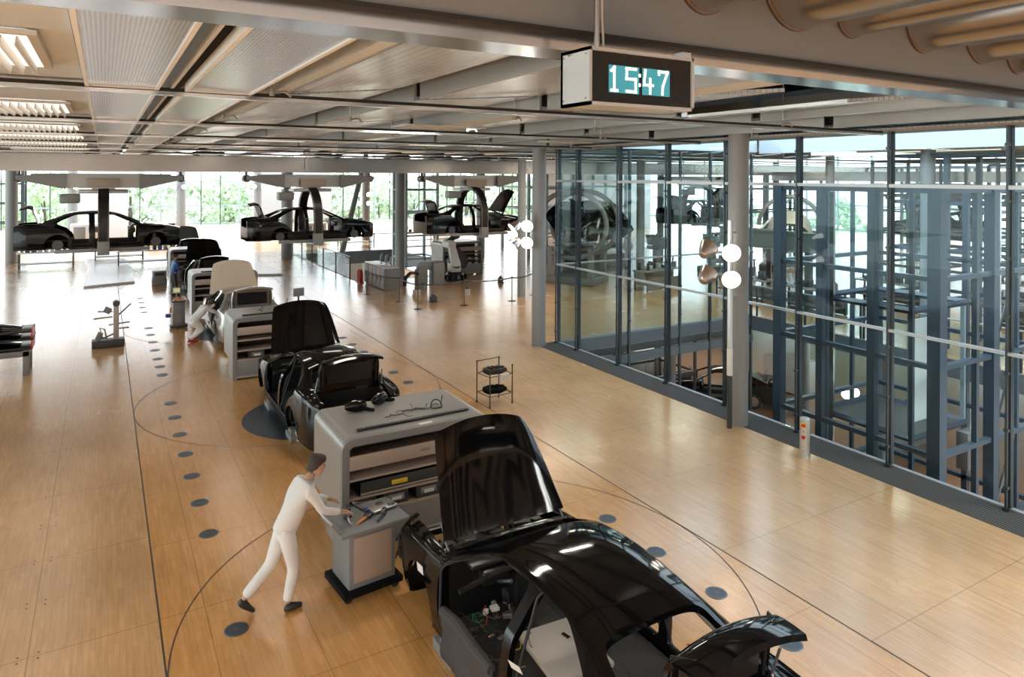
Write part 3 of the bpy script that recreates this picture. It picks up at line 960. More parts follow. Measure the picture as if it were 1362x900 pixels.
# copies before the near car gets its own details
def recolor(root, m, names=('body_shell', 'hood', 'trunk_lid')):
    for c in kids(root):
        if c.name.split('.')[0] in names:
            c.data = c.data.copy(); c.data.materials[0] = MATS[m]
def setpart(root, part, **kw):
    for c in kids(root):
        if c.name.split('.')[0] == part:
            if 'rx' in kw: c.rotation_euler = (math.radians(kw['rx']), 0, 0)
            if 'z' in kw: c.location.z = kw['z']
            if 'm' in kw: c.data = c.data.copy(); c.data.materials[0] = MATS[kw['m']]
HPOOL = [copy_tree(near_car) for _ in range(8)]          # bodies that hang from the overhead rail
def hung(loc, rz, label, group='black car bodies hanging from the overhead rail'):
    c = HPOOL.pop()
    c.location = loc; c.rotation_euler = (0, 0, rz); c['label'] = label; c['group'] = group
    return c
def carrier_blocks(root):
    for sx in (-1, 1):
        for yy in (-1.05, 1.0):
            g = MB(); g.span((sx * .84 - .08, yy - .22, 0.004), (sx * .84 + .08, yy + .22, .12), .01); g.span((sx * .84 - .05, yy - .1, .11), (sx * .84 + .05, yy + .1, .205))
            g.build('lift_block', 'cab_grey', root)
carrier_blocks(near_car)
car2 = copy_tree(near_car, (NC[0], NC[1] + 9, 0), 0, 'black car body with hood and trunk open, between the two nearest grey cabinets', None)
car3 = copy_tree(near_car, (NC[0] - .15, NC[1] + 18, 0), 0, 'silver car body with cream coloured raised hood and white seat covers')
recolor(car3, 'paint_silver'); setpart(car3, 'hood', m='paint_cream')
car4 = copy_tree(near_car, (NC[0] - .05, NC[1] + 27, 0), 0, 'black car body with raised hood in the line behind the silver one')
car5 = copy_tree(near_car, (NC[0], NC[1] + 36, 0), 0, 'farthest car body of the line, with a raised grey hood')
setpart(car5, 'hood', m='paint_grey')
for c in (near_car,): pass

PROTO_HANG = near_car
for i, (r, lab) in enumerate(((car2, 'round dark plate in the floor under the second black car'), (car3, 'round dark plate in the floor under the silver car'), (car4, 'round dark plate in the floor under the black car behind the silver one'))):
    g = MB(); g.lathe([(0, 0), (1.42, 0), (1.45, .004), (1.45, .006), (0, .006)], (0, 0, 0), 64)
    o = g.build('floor_plate', 'disc_metal', loc=(NC[0] - .1, NC[1] + 9 * (i + 1) + .1, 0)); o['kind'] = 'structure'; o.name = 'trim_%d' % (i + 20)
# ---- details of the near car only
def NP(x, d, z): return (x, YD(d), z)
g = MB()
m_ = [( -.99 + .03 * math.sin(i * .9), YD(1.68 + i * .10)) for i in range(11)]
g.grid([[(x - .015 * math.sin(j * 1.2 + i), y,   .14 + .068 * j) for j in range(8)] for i, (x, y) in enumerate(m_)])
co = g.build('sill_cover', 'cover_fabric', near_car); sm = co.modifiers.new('s', 'SOLIDIFY'); sm.thickness = .03; bake_mods(co); co['label'] = 'dark padded cover over the front sill'
g = MB(); g.tube([NP(-.97, 1.68, .60), NP(-.96, 2.0, .63), NP(-.97, 2.35, .62), NP(-.96, 2.68, .61)], [.05, .06, .055, .045], 10); g.build('cover_roll', 'cover_fabric', near_car)
g = MB(); g.box((-.20, YD(2.72), .56), (.62, .75, .05), (0, 0, math.radians(-4)), .012); g.box((-.10, YD(2.6), .588), (.05, .13, .006), (0, 0, .2)); bo = g.build('interior_board', 'beige_board', near_car); bo['label'] = 'beige board lying on the tunnel'
g = MB(); g.box((-.10, YD(2.6), .592), (.035, .09, .008), (0, 0, .2)); g.build('grip_slot', 'black_matte', bo)
rnd = random.Random(11)
cols = ['rubber', 'brown_metal', 'rubber', 'red', 'rubber', 'brown_metal', 'rubber', 'steel_dull', 'rubber', 'green', 'rubber', 'brown_metal', 'rubber', 'yellow']
for i in range(44):
    g = MB()
    if i < 26: a = Vector((rnd.uniform(-.78, -.1), YD(rnd.uniform(1.45, 2.3)), rnd.uniform(.31, .45)))
    else: a = Vector((rnd.uniform(-.5, .8), YD(rnd.uniform(2.4, 3.9)), rnd.uniform(.52, .60)))
    pts = [a]
    dr = Vector((rnd.uniform(-1, 1), rnd.uniform(-1, 1), 0)).normalized()
    for k in range(6):
        dr = (dr + Vector((rnd.uniform(-.8, .8), rnd.uniform(-.8, .8), 0))).normalized()
        a = a + dr * .06 + Vector((0, 0, rnd.uniform(-.02, .03)))
        a.x = max(-.80, min(.80, a.x)); pts.append(a.copy())
    g.tube(pts, rnd.choice([.004, .005, .008]), 5)
    g.build('wire', cols[i % len(cols)], near_car)
for i in range(46):
    g = MB()
    if i > 21: p = (rnd.uniform(-.58, -.05), YD(rnd.uniform(3.97, 4.3)), 1.0)
    elif i < 9: p = (rnd.uniform(-.75, -.2), YD(rnd.uniform(1.5, 2.2)), .47)
    else: p = (rnd.uniform(-.5, .55), YD(rnd.uniform(3.98, 4.3)), 1.0)
    g.box(p, (rnd.uniform(.03, .10), rnd.uniform(.03, .08), rnd.uniform(.025, .05)), (0, 0, rnd.uniform(-.5, .5)), .004)
    g.build('connector', rnd.choice(['bin_dark', 'label_white', 'grey_plastic', 'brown_metal', 'steel_dull', 'beige_board']), near_car)
for (x, d, z, rx, ry, rz_) in ((-.955, 1.05, .72, 0, 1.45, .1), (-.93, 3.05, .85, 0, 1.1, .3), (-.50, 4.12, 1.12, .2, .2, .5), (-.985, 2.88, .52, 0, 1.35, 0)):
    g = MB(); g.box((0, 0, 0), (.10, .13, .002)); o = g.build('paper_note', 'label_white', near_car, loc=NP(x, d, z)); o.rotation_euler = (rx, ry, rz_)
# inner side wall trim seen through the rear door
g = MB(); g.tube([NP(.80, 1.6, .93), NP(.84, 2.3, .95), NP(.86, 3.2, .97), NP(.80, 3.7, .93)], .022, 6); g.build('inner_harness', 'brown_metal', near_car)
g = MB(); g.tube([NP(-.30, 1.9, .82), NP(-.36, 1.75, .76), NP(-.37, 1.5, .72)], .022, 8)
g.build('steering_column', 'dark_metal', near_car)
# ragged protective lips on the open fender ends
for sg in (-1, 1):
    g = MB(); pts = []
    rr = random.Random(5)
    for i in range(13):
        t = i / 12
        x, z = [(.60, .80), (.70, .78), (.79, .72), (.825, .62), (.83, .52), (.82, .44), (.80, .36)][min(6, int(t * 6.99))]
        pts.append((sg * (x + rr.uniform(-.01, .01)), YD(.17) + .02 + rr.uniform(-.02, .05), z + rr.uniform(-.03, .03)))
    g.tube(pts, [.02 + .02 * rr.random() for _ in pts], 6)
    for i in range(6):
        p = Vector(pts[2 * i]); g.tube([p, p + Vector((sg * .01, .05, -.04)), p + Vector((sg * .02, .07, -.10))], .008, 5)
    g.build('fender_lip', 'black_inner', near_car)
# ------------------------------------------------------------------ material cabinets
def make_cabinet(label, group=None):
    """origin at the middle of the floor footprint; front faces -Y; 2.22 wide, 1.42 deep, 1.5 high"""
    root = empty('parts_cabinet', (0, 0, 0), 0, label, 'cabinet', group)
    w, dp, h, t = 1.11, .71, 1.5, .10
    outer = round_poly([(-w, 0), (-w, h), (w, h), (w, 0)], [0, .17, .17, 0], 8)
    inner = round_poly([(w - t, 0), (w - t, h - t), (-w + t, h - t), (-w + t, 0)], [0, .08, .08, 0], 8)
    g = MB(); g.prism(outer + inner, -dp, -dp + .09, 'y'); g.build('front_frame', 'cab_dark' if False else 'cab_grey', root)
    # rounded hood shell: top and sides
    out2 = round_poly([(-w, .0), (-w, h), (w, h), (w, .0)], [0, .17, .17, 0], 8)
    in2 = round_poly([(w - .03, .0), (w - .03, h - .03), (-w + .03, h - .03), (-w + .03, .0)], [0, .15, .15, 0], 8)
    g = MB(); g.prism(out2 + in2, -dp + .09, .02, 'y'); g.build('cabinet_shell', 'cab_top', root)
    def cut(q): return [(x, z) for x, z in q]
    out3 = round_poly([(-w, .42), (-w, h), (w, h), (w, .42)], [0, .17, .17, 0], 8)
    in3 = round_poly([(w - .03, .42), (w - .03, h - .03), (-w + .03, h - .03), (-w + .03, .42)], [0, .15, .15, 0], 8)
    g = MB(); g.prism(out3 + in3, .02, dp, 'y'); g.build('rear_shell', 'cab_top', root)
    g = MB(); g.span((-w + .10, .10, .0), (w - .10, dp - .1, .42)); g.build('plinth', 'cab_dark', root)
    g = MB(); g.span((-w + t + .01, -.05, .12), (w - t - .01, 0.0, h - .12)); g.build('back_panel', 'cab_inside', root)
    g = MB(); g.span((-w + t, -dp + .02, .08), (w - t, -dp + .06, .46), .004); g.build('base_panel', 'cab_grey', root)
    g = MB(); g.span((-w + t, -dp + .01, .03), (w - t, -dp + .07, .085), .004); g.build('foot_rail', 'cab_top', root)
    g = MB(); g.span((-w + t, -dp + .0, 1.08), (w - t, -dp + .04, 1.27), .008); g.span((-w + t + .02, -dp + .04, 1.1), (w - t - .02, -.1, 1.12)); dr = g.build('drawer', 'shelf_tan', root)
    g = MB(); g.span((.0, -dp - .004, 1.16), (.14, -dp + .0, 1.19)); g.build('drawer_label', 'grey_plastic', dr)
    for z in (.93, .68, .46):
        g = MB(); g.span((-w + t, -dp + .01, z), (w - t, -.06, z + .03), .004); g.build('shelf', 'shelf_tan', root)
    return root
CABX = 3.83
CABS = []
cab = make_cabinet('nearest grey parts cabinet of the row, with mirror housings lying on its top', 'grey parts cabinets along the assembly line')
cab.location = (CABX, 9.76, 0)
labs = ['grey parts cabinet between the second black car and the silver car', 'grey parts cabinet behind the cream hood of the silver car', 'grey parts cabinet farthest back in the visible row']
for i, l in enumerate(labs):
    CABS.append(copy_tree(cab, (CABX - .02 * i, 9.76 + 9 * (i + 1) + (-.05 if i else 0), 0), 0, l))
# bins on the shelves
def make_bin(w=.36, h=.19, d=.4):
    r = empty('storage_bin', (0, 0, 0), 0, 'dark storage bin', 'bin')
    g = MB(); g.span((-w / 2, -d / 2, 0), (w / 2, d / 2, .012)); g.span((-w / 2, -d / 2, 0), (w / 2, -d / 2 + .012, h)); g.span((-w / 2, d / 2 - .012, 0), (w / 2, d / 2, h)); g.span((-w / 2, -d / 2, 0), (-w / 2 + .012, d / 2, h)); g.span((w / 2 - .012, -d / 2, 0), (w / 2, d / 2, h))
    g.build('bin_body', 'bin_dark', r)
    g = MB(); g.span((-w * .32, -d / 2 - .012, h * .3), (w * .32, -d / 2 - .002, h * .72), .003); lb = g.build('label_holder', 'grey_plastic', r)
    g = MB(); g.span((-w * .18, -d / 2 - .016, h * .30), (w * .22, -d / 2 - .011, h * .55)); g.build('paper_label', 'label_white', lb)
    return r
bin0 = make_bin()
cy = 9.76
bins = [(-.80, 'leftmost'), (-.34, 'second from the left'), (.14, 'third from the left'), (.60, 'rightmost')]
for i, (x, l) in enumerate(bins):
    o = bin0 if i == 0 else copy_tree(bin0)
    o.location = (CABX + x, cy - .46, .491)
    o['label'] = 'dark storage bin on the lowest shelf of the nearest cabinet, %s' % l; o['group'] = 'storage bins in the grey cabinets'
for k in range(3):
    for i, (x, l) in enumerate(((-.55, 'left'), (.25, 'right'))):
        o = copy_tree(bin0); o.location = (CABX + x, cy + 9 * (k + 1) - .5, .491)
        o['label'] = 'dark storage bin on the %s of the low shelf in the %s cabinet' % (l, ['second', 'third', 'fourth'][k]); o['group'] = 'storage bins in the grey cabinets'
r = empty('parts_tray', (CABX - .25, cy - .45, .711), 0, 'long dark tray with yellow label on the middle shelf of the nearest cabinet', 'tray')
g = MB(); g.span((-.62, -.22, 0), (.62, .2, .015)); g.span((-.62, -.22, 0), (.62, -.2, .17)); g.span((-.62, .18, 0), (.62, .2, .17)); g.span((-.62, -.22, 0), (-.6, .2, .17)); g.span((.6, -.22, 0), (.62, .2, .17)); g.build('tray_body', 'bin_dark', r)
g = MB(); g.span((-.16, -.232, .06), (.07, -.221, .12), .002); g.build('yellow_label', 'label_yellow', r)
g = MB(); g.tube([(-.6, -.25, .03), (.6, -.25, .03)], .012, 8); g.build('front_rail', 'shelf_tan', r)
r = empty('parts_tray', (CABX + .72, cy - .45, .711), 0, 'short dark tray at the right end of the middle shelf, nearest cabinet', 'tray')
g = MB(); g.span((-.27, -.22, 0), (.27, .2, .015)); g.span((-.27, -.22, 0), (.27, -.2, .14)); g.span((-.27, -.22, 0), (-.25, .2, .14)); g.span((.25, -.22, 0), (.27, .2, .14)); g.build('tray_body', 'bin_dark', r)
g = MB(); g.box((0, 0, 0), (.30, .16, .012), (0.1, .1, .4), .004); tag(g.build('folded_cloth', 'screen_blue' if False else 'grey_plastic', loc=(CABX - .12, cy - .52, 1.135)), 'small grey blue cloth in the open top drawer', 'cloth')
# on top of the nearest cabinet
def mirror(x, y, rz, label, fl):
    r = empty('mirror_housing', (x, y, 1.5), rz, label, 'car mirror')
    g = MB()
    prof = [(0, 0, .0), (.06, .07, .055), (.15, .095, .075), (.24, .09, .075), (.30, .05, .05), (.315, .0, .0)]
    rings = []
    for (px_, ry, rzz) in [(0.0, .02, .02), (.03, .05, .05), (.10, .085, .075), (.18, .10, .085), (.26, .09, .08), (.31, .055, .05), (.325, .01, .01)]:
        rings.append([(px_ - .16, ry * math.cos(a) * (1 if math.cos(a) > 0 else .55), .082 + rzz * math.sin(a)) for a in [2 * PI * k / 16 for k in range(17)]])
    g.grid(rings); bmesh.ops.remove_doubles(g.bm, verts=g.bm.verts[:], dist=.001)
    bmesh.ops.holes_fill(g.bm, edges=g.bm.edges[:])
    g.build('mirror_shell', 'paint_black', r)
    g = MB(); g.tube([(.12, -.02, .05), (.2, -.05, .03), (.27, -.06, .02)], [.035, .028, .02], 8); g.build('mirror_foot', 'black_matte', r)
    g = MB(); g.box((-.02, .0, .168), (.07, .03, .004), (0, 0, .3)); g.build('sticker', 'label_white', r)
mirror(CABX - .60, cy + .33, -.15, 'black car mirror housing with white sticker, left one on the nearest cabinet', 0)
mirror(CABX - .18, cy + .48, .5, 'black car mirror housing lying tilted, right one on the nearest cabinet', 1)
r = empty('clip_strip', (CABX + .03, cy - .42, 1.5), math.radians(1.5), 'long dark trim strip with clips along the front edge of the cabinet top', 'trim strip')
g = MB(); g.span((-.86, -.035, .003), (.86, .035, .028), .006); g.build('strip', 'black_inner', r)
for i in range(10):
    g = MB(); g.cyl((-.76 + i * .17, 0, .028), (-.76 + i * .17, 0, .04), .011, n=8); g.build('clip', 'steel_dull', r)
g = MB(); g.box((CABX + .12, cy - .60, 1.502), (.2, .07, .003), (0, 0, .06)); tag(g.build('paper_strip', 'label_white'), 'small white paper strip on the front edge of the nearest cabinet top', 'paper')
r = empty('cable_harness', (CABX + .1, cy - .1, 1.5), 0, 'loose black cable harness spread over the cabinet top', 'cable')
rr = random.Random(21)
for i in range(7):
    g = MB(); a = Vector((-.42 + i * .1, rr.uniform(-.08, .1), .02)); pts = [a]; dr = Vector((1, rr.uniform(-.5, .5), 0))
    for k in range(6):
        dr = (dr + Vector((rr.uniform(-.5, .5), rr.uniform(-.9, .9), 0))).normalized(); a = a + dr * .06; a.z = .008 + rr.uniform(0, .03); pts.append(a.copy())
    g.tube(pts, rr.choice([.004, .006, .010]), 6); g.build('cable', 'rubber', r)
g = MB(); g.tube([(.42 + .09 * math.cos(a), .02 + .05 * math.sin(a), .012 + .10 * max(0, math.sin(a))) for a in [2 * PI * k / 16 for k in range(16)]], .009, 6, closed=True); g.build('cable_loop', 'rubber', r)
g = MB(); g.tube([(.5, .06, .03), (.54, .1, .08), (.56, .12, .14)], .008, 6); g.build('plug', 'rubber', r)
# things on the second and third cabinets
g = MB(); g.span((-.75, -.04, .002), (.75, .04, .03), .006); tag(g.build('trim_strip', 'black_inner', loc=(CABX - .1, cy + 8.6, 1.5)), 'dark trim strip on the front edge of the second cabinet', 'trim strip')
g = MB(); g.tube([(.05 * math.cos(a), .05 * math.sin(a), .01 + .008 * k) for k, a in enumerate([.5 * j for j in range(16)])], .008, 6); tag(g.build('cable_coil', 'rubber', loc=(CABX - .35, cy + 8.9, 1.5)), 'small coil of black cable on the second cabinet', 'cable')
g = MB(); g.span((-.7, -.04, .002), (.7, .04, .03), .006); tag(g.build('trim_strip', 'black_inner', loc=(CABX - .1, cy + 17.55, 1.5)), 'dark trim strip on the third cabinet in front of the black car', 'trim strip')
r = empty('console_unit', (CABX + .65, cy + 9.35, 1.5), 0, 'black console unit with small monitor on the right end of the second cabinet', 'console')
g = MB(); g.span((-.2, -.14, 0), (.22, .14, .09), .02); g.tube([(-.2, -.1, .05), (-.28, -.1, .14), (-.24, -.05, .22)], .012, 6); g.build('console_base', 'black_inner', r)
g = MB(); g.cyl((.05, 0, .09), (.05, 0, .3), .025, n=10); g.build('stand', 'dark_metal', r)
g = MB(); g.box((.05, -.02, .36), (.3, .05, .22), (0, 0, .2), .01); g.build('monitor', 'grey_plastic', r)

# ------------------------------------------------------------------ discs in the floor
def disc(x, y, label, grp):
    r = empty('floor_disc', (x, y, 0), 0, label, 'floor disc', grp)
    g = MB(); g.lathe([(0, 0.001), (.15, .001), (.165, .004), (.165, .006), (0, .006)], n=36); g.build('disc_plate', 'disc_metal', r)
    g = MB(); g.lathe([(.145, .0065), (.165, .0065), (.168, .003), (.172, .001), (.172, .0005)], n=36); g.build('disc_rim', 'disc_ring', r)
    g = MB(); g.lathe([(0, .009), (.022, .009), (.024, .006), (0, .006)], n=16); g.build('disc_knob', 'disc_ring', r)
    r.scale = (.76, .76, 1)
    return r
d0 = None
LY = [8.16, 10.53, 11.59, 12.68, 13.73, 14.82, 15.92, 16.95, 19.46, 20.32, 21.2, 22.3, 23.4, 24.5, 25.6, 28.6, 29.7, 30.8, 31.9]
RY = [8.11, 7.07, 6.01, 4.96, 15.86, 16.85, 19.2, 20.25, 21.22, 22.3, 23.3]
def ordn(i): return ['first', 'second', 'third', 'fourth', 'fifth', 'sixth', 'seventh', 'eighth', 'ninth', 'tenth', 'eleventh', 'twelfth', 'thirteenth', 'fourteenth', 'fifteenth', 'sixteenth', 'seventeenth', 'eighteenth', 'nineteenth', 'twentieth'][i]
for i, y in enumerate(LY):
    l = 'round blue grey disc set in the floor, %s from the front in the left row' % ordn(i); gp = 'discs let into the assembly floor'
    if d0 is None: d0 = disc(1.28, y, l, gp)
    else: copy_tree(d0, (1.28, y, 0), 0, l, gp)
RL = ['upper right of the near car, level with its cowl', 'right of the near car, level with its roof', 'right of the near car, level with its rear window', 'partly hidden behind the open trunk lid of the near car']
for i, y in enumerate(RY):
    l = ('floor disc ' + RL[i]) if i < 4 else 'round disc in the floor, %s from the front in the right row behind the cabinet' % ordn(i - 4)
    copy_tree(d0, (6.38, y, 0), 0, l, 'discs let into the assembly floor')
# small screw caps beside the seams: part of the floor surface
g = MB()
for i in range(-9, 6):
    for j in range(24):
        x = .56 + 1.22 * i; y = -1 + 1.05 * j + .3
        if x > 11 or .5 < x < 7.2 and False: continue
        for dx in (-.09, .09):
            for dy in (-.05, .05):
                xx = x + dx
                if .45 < xx < 7.25 or xx > 11: continue
                g.cyl((xx, y + dy, 0), (xx, y + dy, .002), .012, n=8)
o = struct(g.build('trim_30', 'seam'))

# ------------------------------------------------------------------ white curved ramps
def ramp(name, poly, label):
    g = MB(); g.prism(poly, 0.0, .09, 'z')
    o = g.build(name, 'white_gloss')
    bm = bmesh.new(); bm.from_mesh(o.data)
    bmesh.ops.bevel(bm, geom=[e for e in bm.edges if all(v.co.z > .05 for v in e.verts)], offset=.03, segments=2, affect='EDGES'); bm.to_mesh(o.data); bm.free()
    tag(o, label, 'platform')
ramp('white_platform', [(-.75, 35.9), (1.25, 36.5), (1.35, 40), (1.2, 45), (.7, 50.5), (-.6, 53.5), (-3.4, 55.5), (-3.6, 53.5), (-1.9, 51.5), (-.95, 48), (-.7, 43)], 'low white curved platform on the floor left of the assembly line')
ramp('white_platform', [(7.75, 35.8), (5.9, 36.5), (6.1, 40), (5.6, 46), (4.6, 51), (5.6, 52), (7.0, 47), (7.75, 41)], 'low white curved platform on the floor right of the assembly line')

# ------------------------------------------------------------------ overhead rail with hanging cars
RYY = 28.5
g = MB(); g.span((-16, RYY - .3, 5.10), (59, RYY + .3, 5.70)); g.span((-16, RYY - .34, 5.10), (59, RYY - .3, 5.22)); g.span((-16, RYY - .34, 5.58), (59, RYY - .3, 5.70)); g.span((-16, RYY - .33, 5.33), (59, RYY - .3, 5.36))
g.span((-16, RYY + .3, 5.10), (59, RYY + .34, 5.22))
tag(g.build('conveyor_rail', 'duct'), 'long wide overhead conveyor rail crossing the whole hall', 'rail')
def make_carrier(label, group, tilt=0):
    """origin on the floor under the rail; X along the rail"""
    r = empty('hanging_carrier', (0, 0, 0), 0, label, 'car carrier', group)
    g = MB(); g.prism([(-2.1, 4.82), (-1.2, 4.52), (1.2, 4.52), (2.1, 4.82), (2.1, 5.02), (-2.1, 5.02)], -.34, .34, 'y'); g.build('carriage', 'steel_dull', r)
    for sx in (-1, 1):
        g = MB(); g.prism([(sx * 1.1, 4.48), (sx * 2.5, 4.82), (sx * 2.5, 4.95), (sx * 1.1, 5.03)], -.5, -.42, 'y'); g.build('side_plate', 'cab_grey', r)
        g = MB(); g.cyl((sx * 2.45, -.2, 4.86), (sx * 2.45, .2, 4.86), .14, n=14); g.cyl((sx * 2.45, 0, 4.95), (sx * 2.45, 0, 5.1), .05, n=10); g.build('guide_wheel', 'dark_metal', r)
    g = MB(); g.span((-.5, -.56, 4.56), (.5, -.5, 4.84), .01); g.build('sign_plate', 'shelf_tan', r)
    g = MB(); g.span((-.75, -.45, 4.34), (.75, .45, 4.46), .03); g.span((-.35, -.3, 4.44), (.35, .3, 4.72)); g.build('swivel_plate', 'steel_dull', r)
    g = MB(); g.span((-1.3, -.4, 4.0), (-.7, .1, 4.32), .05); g.build('drive_motor', 'cab_grey', r)
    # arch round the car
    for sy in (-1, 1):
        pts = [(sy * .15, 4.46), (sy * .62, 4.34), (sy * 1.02, 4.02), (sy * 1.22, 3.6), (sy * 1.27, 3.1), (sy * 1.22, 2.62)]
        sm = []
        for i in range(len(pts) - 1):
            for k in range(4):
                t = k / 4
                p0 = pts[max(0, i - 1)]; p1 = pts[i]; p2 = pts[i + 1]; p3 = pts[min(len(pts) - 1, i + 2)]
                sm.append(tuple(0.5 * (2 * p1[q] + (p2[q] - p0[q]) * t + (2 * p0[q] - 5 * p1[q] + 4 * p2[q] - p3[q]) * t * t + (3 * p1[q] - p0[q] - 3 * p2[q] + p3[q]) * t ** 3) for q in (0, 1)))
        sm.append(pts[-1])
        g = MB(); V = []
        for i, (y, z) in enumerate(sm):
            a = Vector(sm[max(0, i - 1)]); b_ = Vector(sm[min(len(sm) - 1, i + 1)]); t = (b_ - a).normalized(); n = Vector((t.y, -t.x)) * .07
            V.append([(-.16, y + n.x, z + n.y), (.16, y + n.x, z + n.y), (.16, y - n.x, z - n.y), (-.16, y - n.x, z - n.y), (-.16, y + n.x, z + n.y)])
        g.grid(V); bmesh.ops.remove_doubles(g.bm, verts=g.bm.verts[:], dist=.0005); bmesh.ops.holes_fill(g.bm, edges=g.bm.edges[:])
        ar = g.build('arch_arm', 'black_inner', r)
        for xx in (-.17, .12):
            g = MB(); g.tube([(xx + .025, y + sy * .075, z) for y, z in sm], .022, 6); g.build('edge_rail', 'brown_metal', ar)
        g = MB(); g.span((-.18, sy * 1.22 - .13, 2.28), (.18, sy * 1.22 + .13, 2.74), .02); g.build('foot_box', 'cab_grey', r)
    for yy in (-.85, .85):
        g = MB(); g.span((-1.4, yy - .06, 2.36), (1.4, yy + .06, 2.48), .01); g.build('support_bar', 'cab_grey', r)
    g = MB(); g.span((-.1, -1.25, 2.30), (.1, 1.25, 2.38)); g.build('cross_bar', 'cab_grey', r)
    return r
car0 = make_carrier('hanging carrier with straight looking black arch at far left, beneath the rail', 'car carriers under the overhead rail')
HX = [0.0, 7.2, 14.5]
car0.location = (HX[0], RYY, 0)
copy_tree(car0, (HX[1], RYY, 0), 0, 'hanging carrier whose arch frames the middle hanging car')
copy_tree(car0, (HX[2], RYY, 0), 0, 'hanging carrier whose arch stands over the robot, third from the left')
copy_tree(car0, (-7.3, RYY, 0), 0, 'hanging carrier left of the pale column, cut by the picture edge')
copy_tree(car0, (28.8, RYY, 0), 0, 'hanging carrier seen through the two glass walls')
hl = [('black car body hanging at far left, front to the right, above the white platform', 70, 60), ('black car body hanging in the middle, without hood, between the white column and the desk', 0, 75), ('black car body hanging above the robot with its hood raised', 62, 75)]
for i, x in enumerate(HX):
    c = hung((x, RYY, 2.285), -PI / 2, hl[i][0], 'black car bodies hanging from the overhead rail')
    if i == 1:
        for ch in kids(c):
            if ch.name.split('.')[0] == 'hood':
                for q in kids(ch): bpy.data.objects.remove(q)
                bpy.data.objects.remove(ch)
    elif i == 0:
        setpart(c, 'hood', rx=0, z=1.0)
    setpart(c, 'trunk_lid', rx=-72)
c = hung((-7.4, RYY, 2.285), -PI / 2, 'black car body hanging left of the pale column', 'black car bodies hanging from the overhead rail')
c = hung((28.8, RYY, 2.285), -PI / 2, 'dark car body hanging in the distance behind both glass walls', 'black car bodies hanging from the overhead rail')
# the tipped car in its ring, beyond the corner of the glass
tip = hung((20.0, 27.2, 2.5), 0, 'black car body tipped onto its side in a round ring behind the glass corner', 'black car bodies hanging from the overhead rail')
tip.rotation_euler = (math.radians(0), math.radians(48), -PI / 2 + .25)
setpart(tip, 'hood', rx=0, z=1.0)
r = empty('tilting_ring', (18.7, 26.6, 0), 0.55, 'pale ring frame that turns the tipped black car', 'ring frame')
for k in range(2):
    g = MB(); g.tube([(.0 + k * 1.6, 1.75 * math.cos(a), 2.75 + 1.55 * math.sin(a)) for a in [2 * PI * j / 36 for j in range(36)]], .12, 8, closed=True); g.build('ring', 'cab_grey', r)
g = MB(); g.span((-.2, -1.2, 0), (1.8, 1.2, .35), .03); g.span((-.15, -1.1, .3), (.15, -.9, 1.7)); g.span((1.45, -1.1, .3), (1.75, -.9, 1.7)); g.span((-.15, .9, .3), (.15, 1.1, 1.7)); g.build('ring_stand', 'cab_dark', r)
# motor trolleys running on top of the rail
def trolley(x, label):
    r = empty('rail_trolley', (x, RYY, 5.70), 0, label, 'rail trolley', 'motor trolleys on top of the rail')
    g = MB(); g.span((-.55, -.22, .03), (.55, .22, .16), .02); g.build('chassis', 'black_inner', r)
    g = MB(); g.span((-.35, -.2, .16), (.15, .2, .3), .02); g.build('motor', 'bin_dark', r)
    for sx in (-.4, .4):
        g = MB(); g.cyl((sx, -.25, .09), (sx, .25, .09), .09, n=14); g.build('wheel', 'rubber', r)
    g = MB(); g.tube([(-.55, 0, .1), (-1.1, 0, .12)], .03, 6); g.build('tow_bar', 'dark_metal', r)
    return r
t0 = trolley(-.1, 'black motor trolley on the rail above the left hanging car')
for x, l in ((3.4, 'black motor trolley on the rail between left and middle hanging cars'), (7.9, 'black motor trolley on the rail above the middle hanging car'), (10.9, 'black motor trolley on the rail, left one of the pair before the third car'), (12.9, 'black motor trolley on the rail, right one of the pair before the third car'), (14.9, 'black motor trolley on the rail above the robot'), (16.6, 'black motor trolley on the rail left of the corner column')):
    copy_tree(t0, (x, RYY, 5.70), 0, l)
g = MB(); g.span((-.04, -.03, 0), (.04, .03, 1.0)); g.span((-.12, -.08, .55), (.12, .08, .95), .01); tag(g.build('switch_post', 'white_plastic', loc=(6.95, RYY - .37, 5.2)), 'small white switch post on the rail above the middle car', 'switch')
# ------------------------------------------------------------------ people
def skin_body(name, chains, m, parent, sub=2):
    """chains: list of lists of (co, radius); first vertex of later chains may repeat an earlier co to join"""
    verts = []; edges = []; rad = []
    def idx(p):
        for i, v in enumerate(verts):
            if (Vector(v) - Vector(p)).length < 1e-4: return i
        return None
    for ch in chains:
        prev = None
        for co, r in ch:
            i = idx(co)
            if i is None:
                verts.append(co); rad.append(r); i = len(verts) - 1
            if prev is not None and prev != i: edges.append((prev, i))
            prev = i
    me = bpy.data.meshes.new(name); me.from_pydata(verts, edges, [])
    o = bpy.data.objects.new(name, me); COL.objects.link(o)
    sk = o.modifiers.new('skin', 'SKIN'); sk.use_smooth_shade = True
    sv = me.skin_vertices[0].data
    for i, r in enumerate(rad):
        rr = r if isinstance(r, tuple) else (r, r)
        sv[i].radius = rr
    sv[0].use_root = True
    sb = o.modifiers.new('sub', 'SUBSURF'); sb.levels = sub; sb.render_levels = sub
    bake_mods(o)
    o.data.materials.clear(); o.data.materials.append(MATS[m])
    for p in o.data.polygons: p.use_smooth = True
    o.parent = parent
    return o

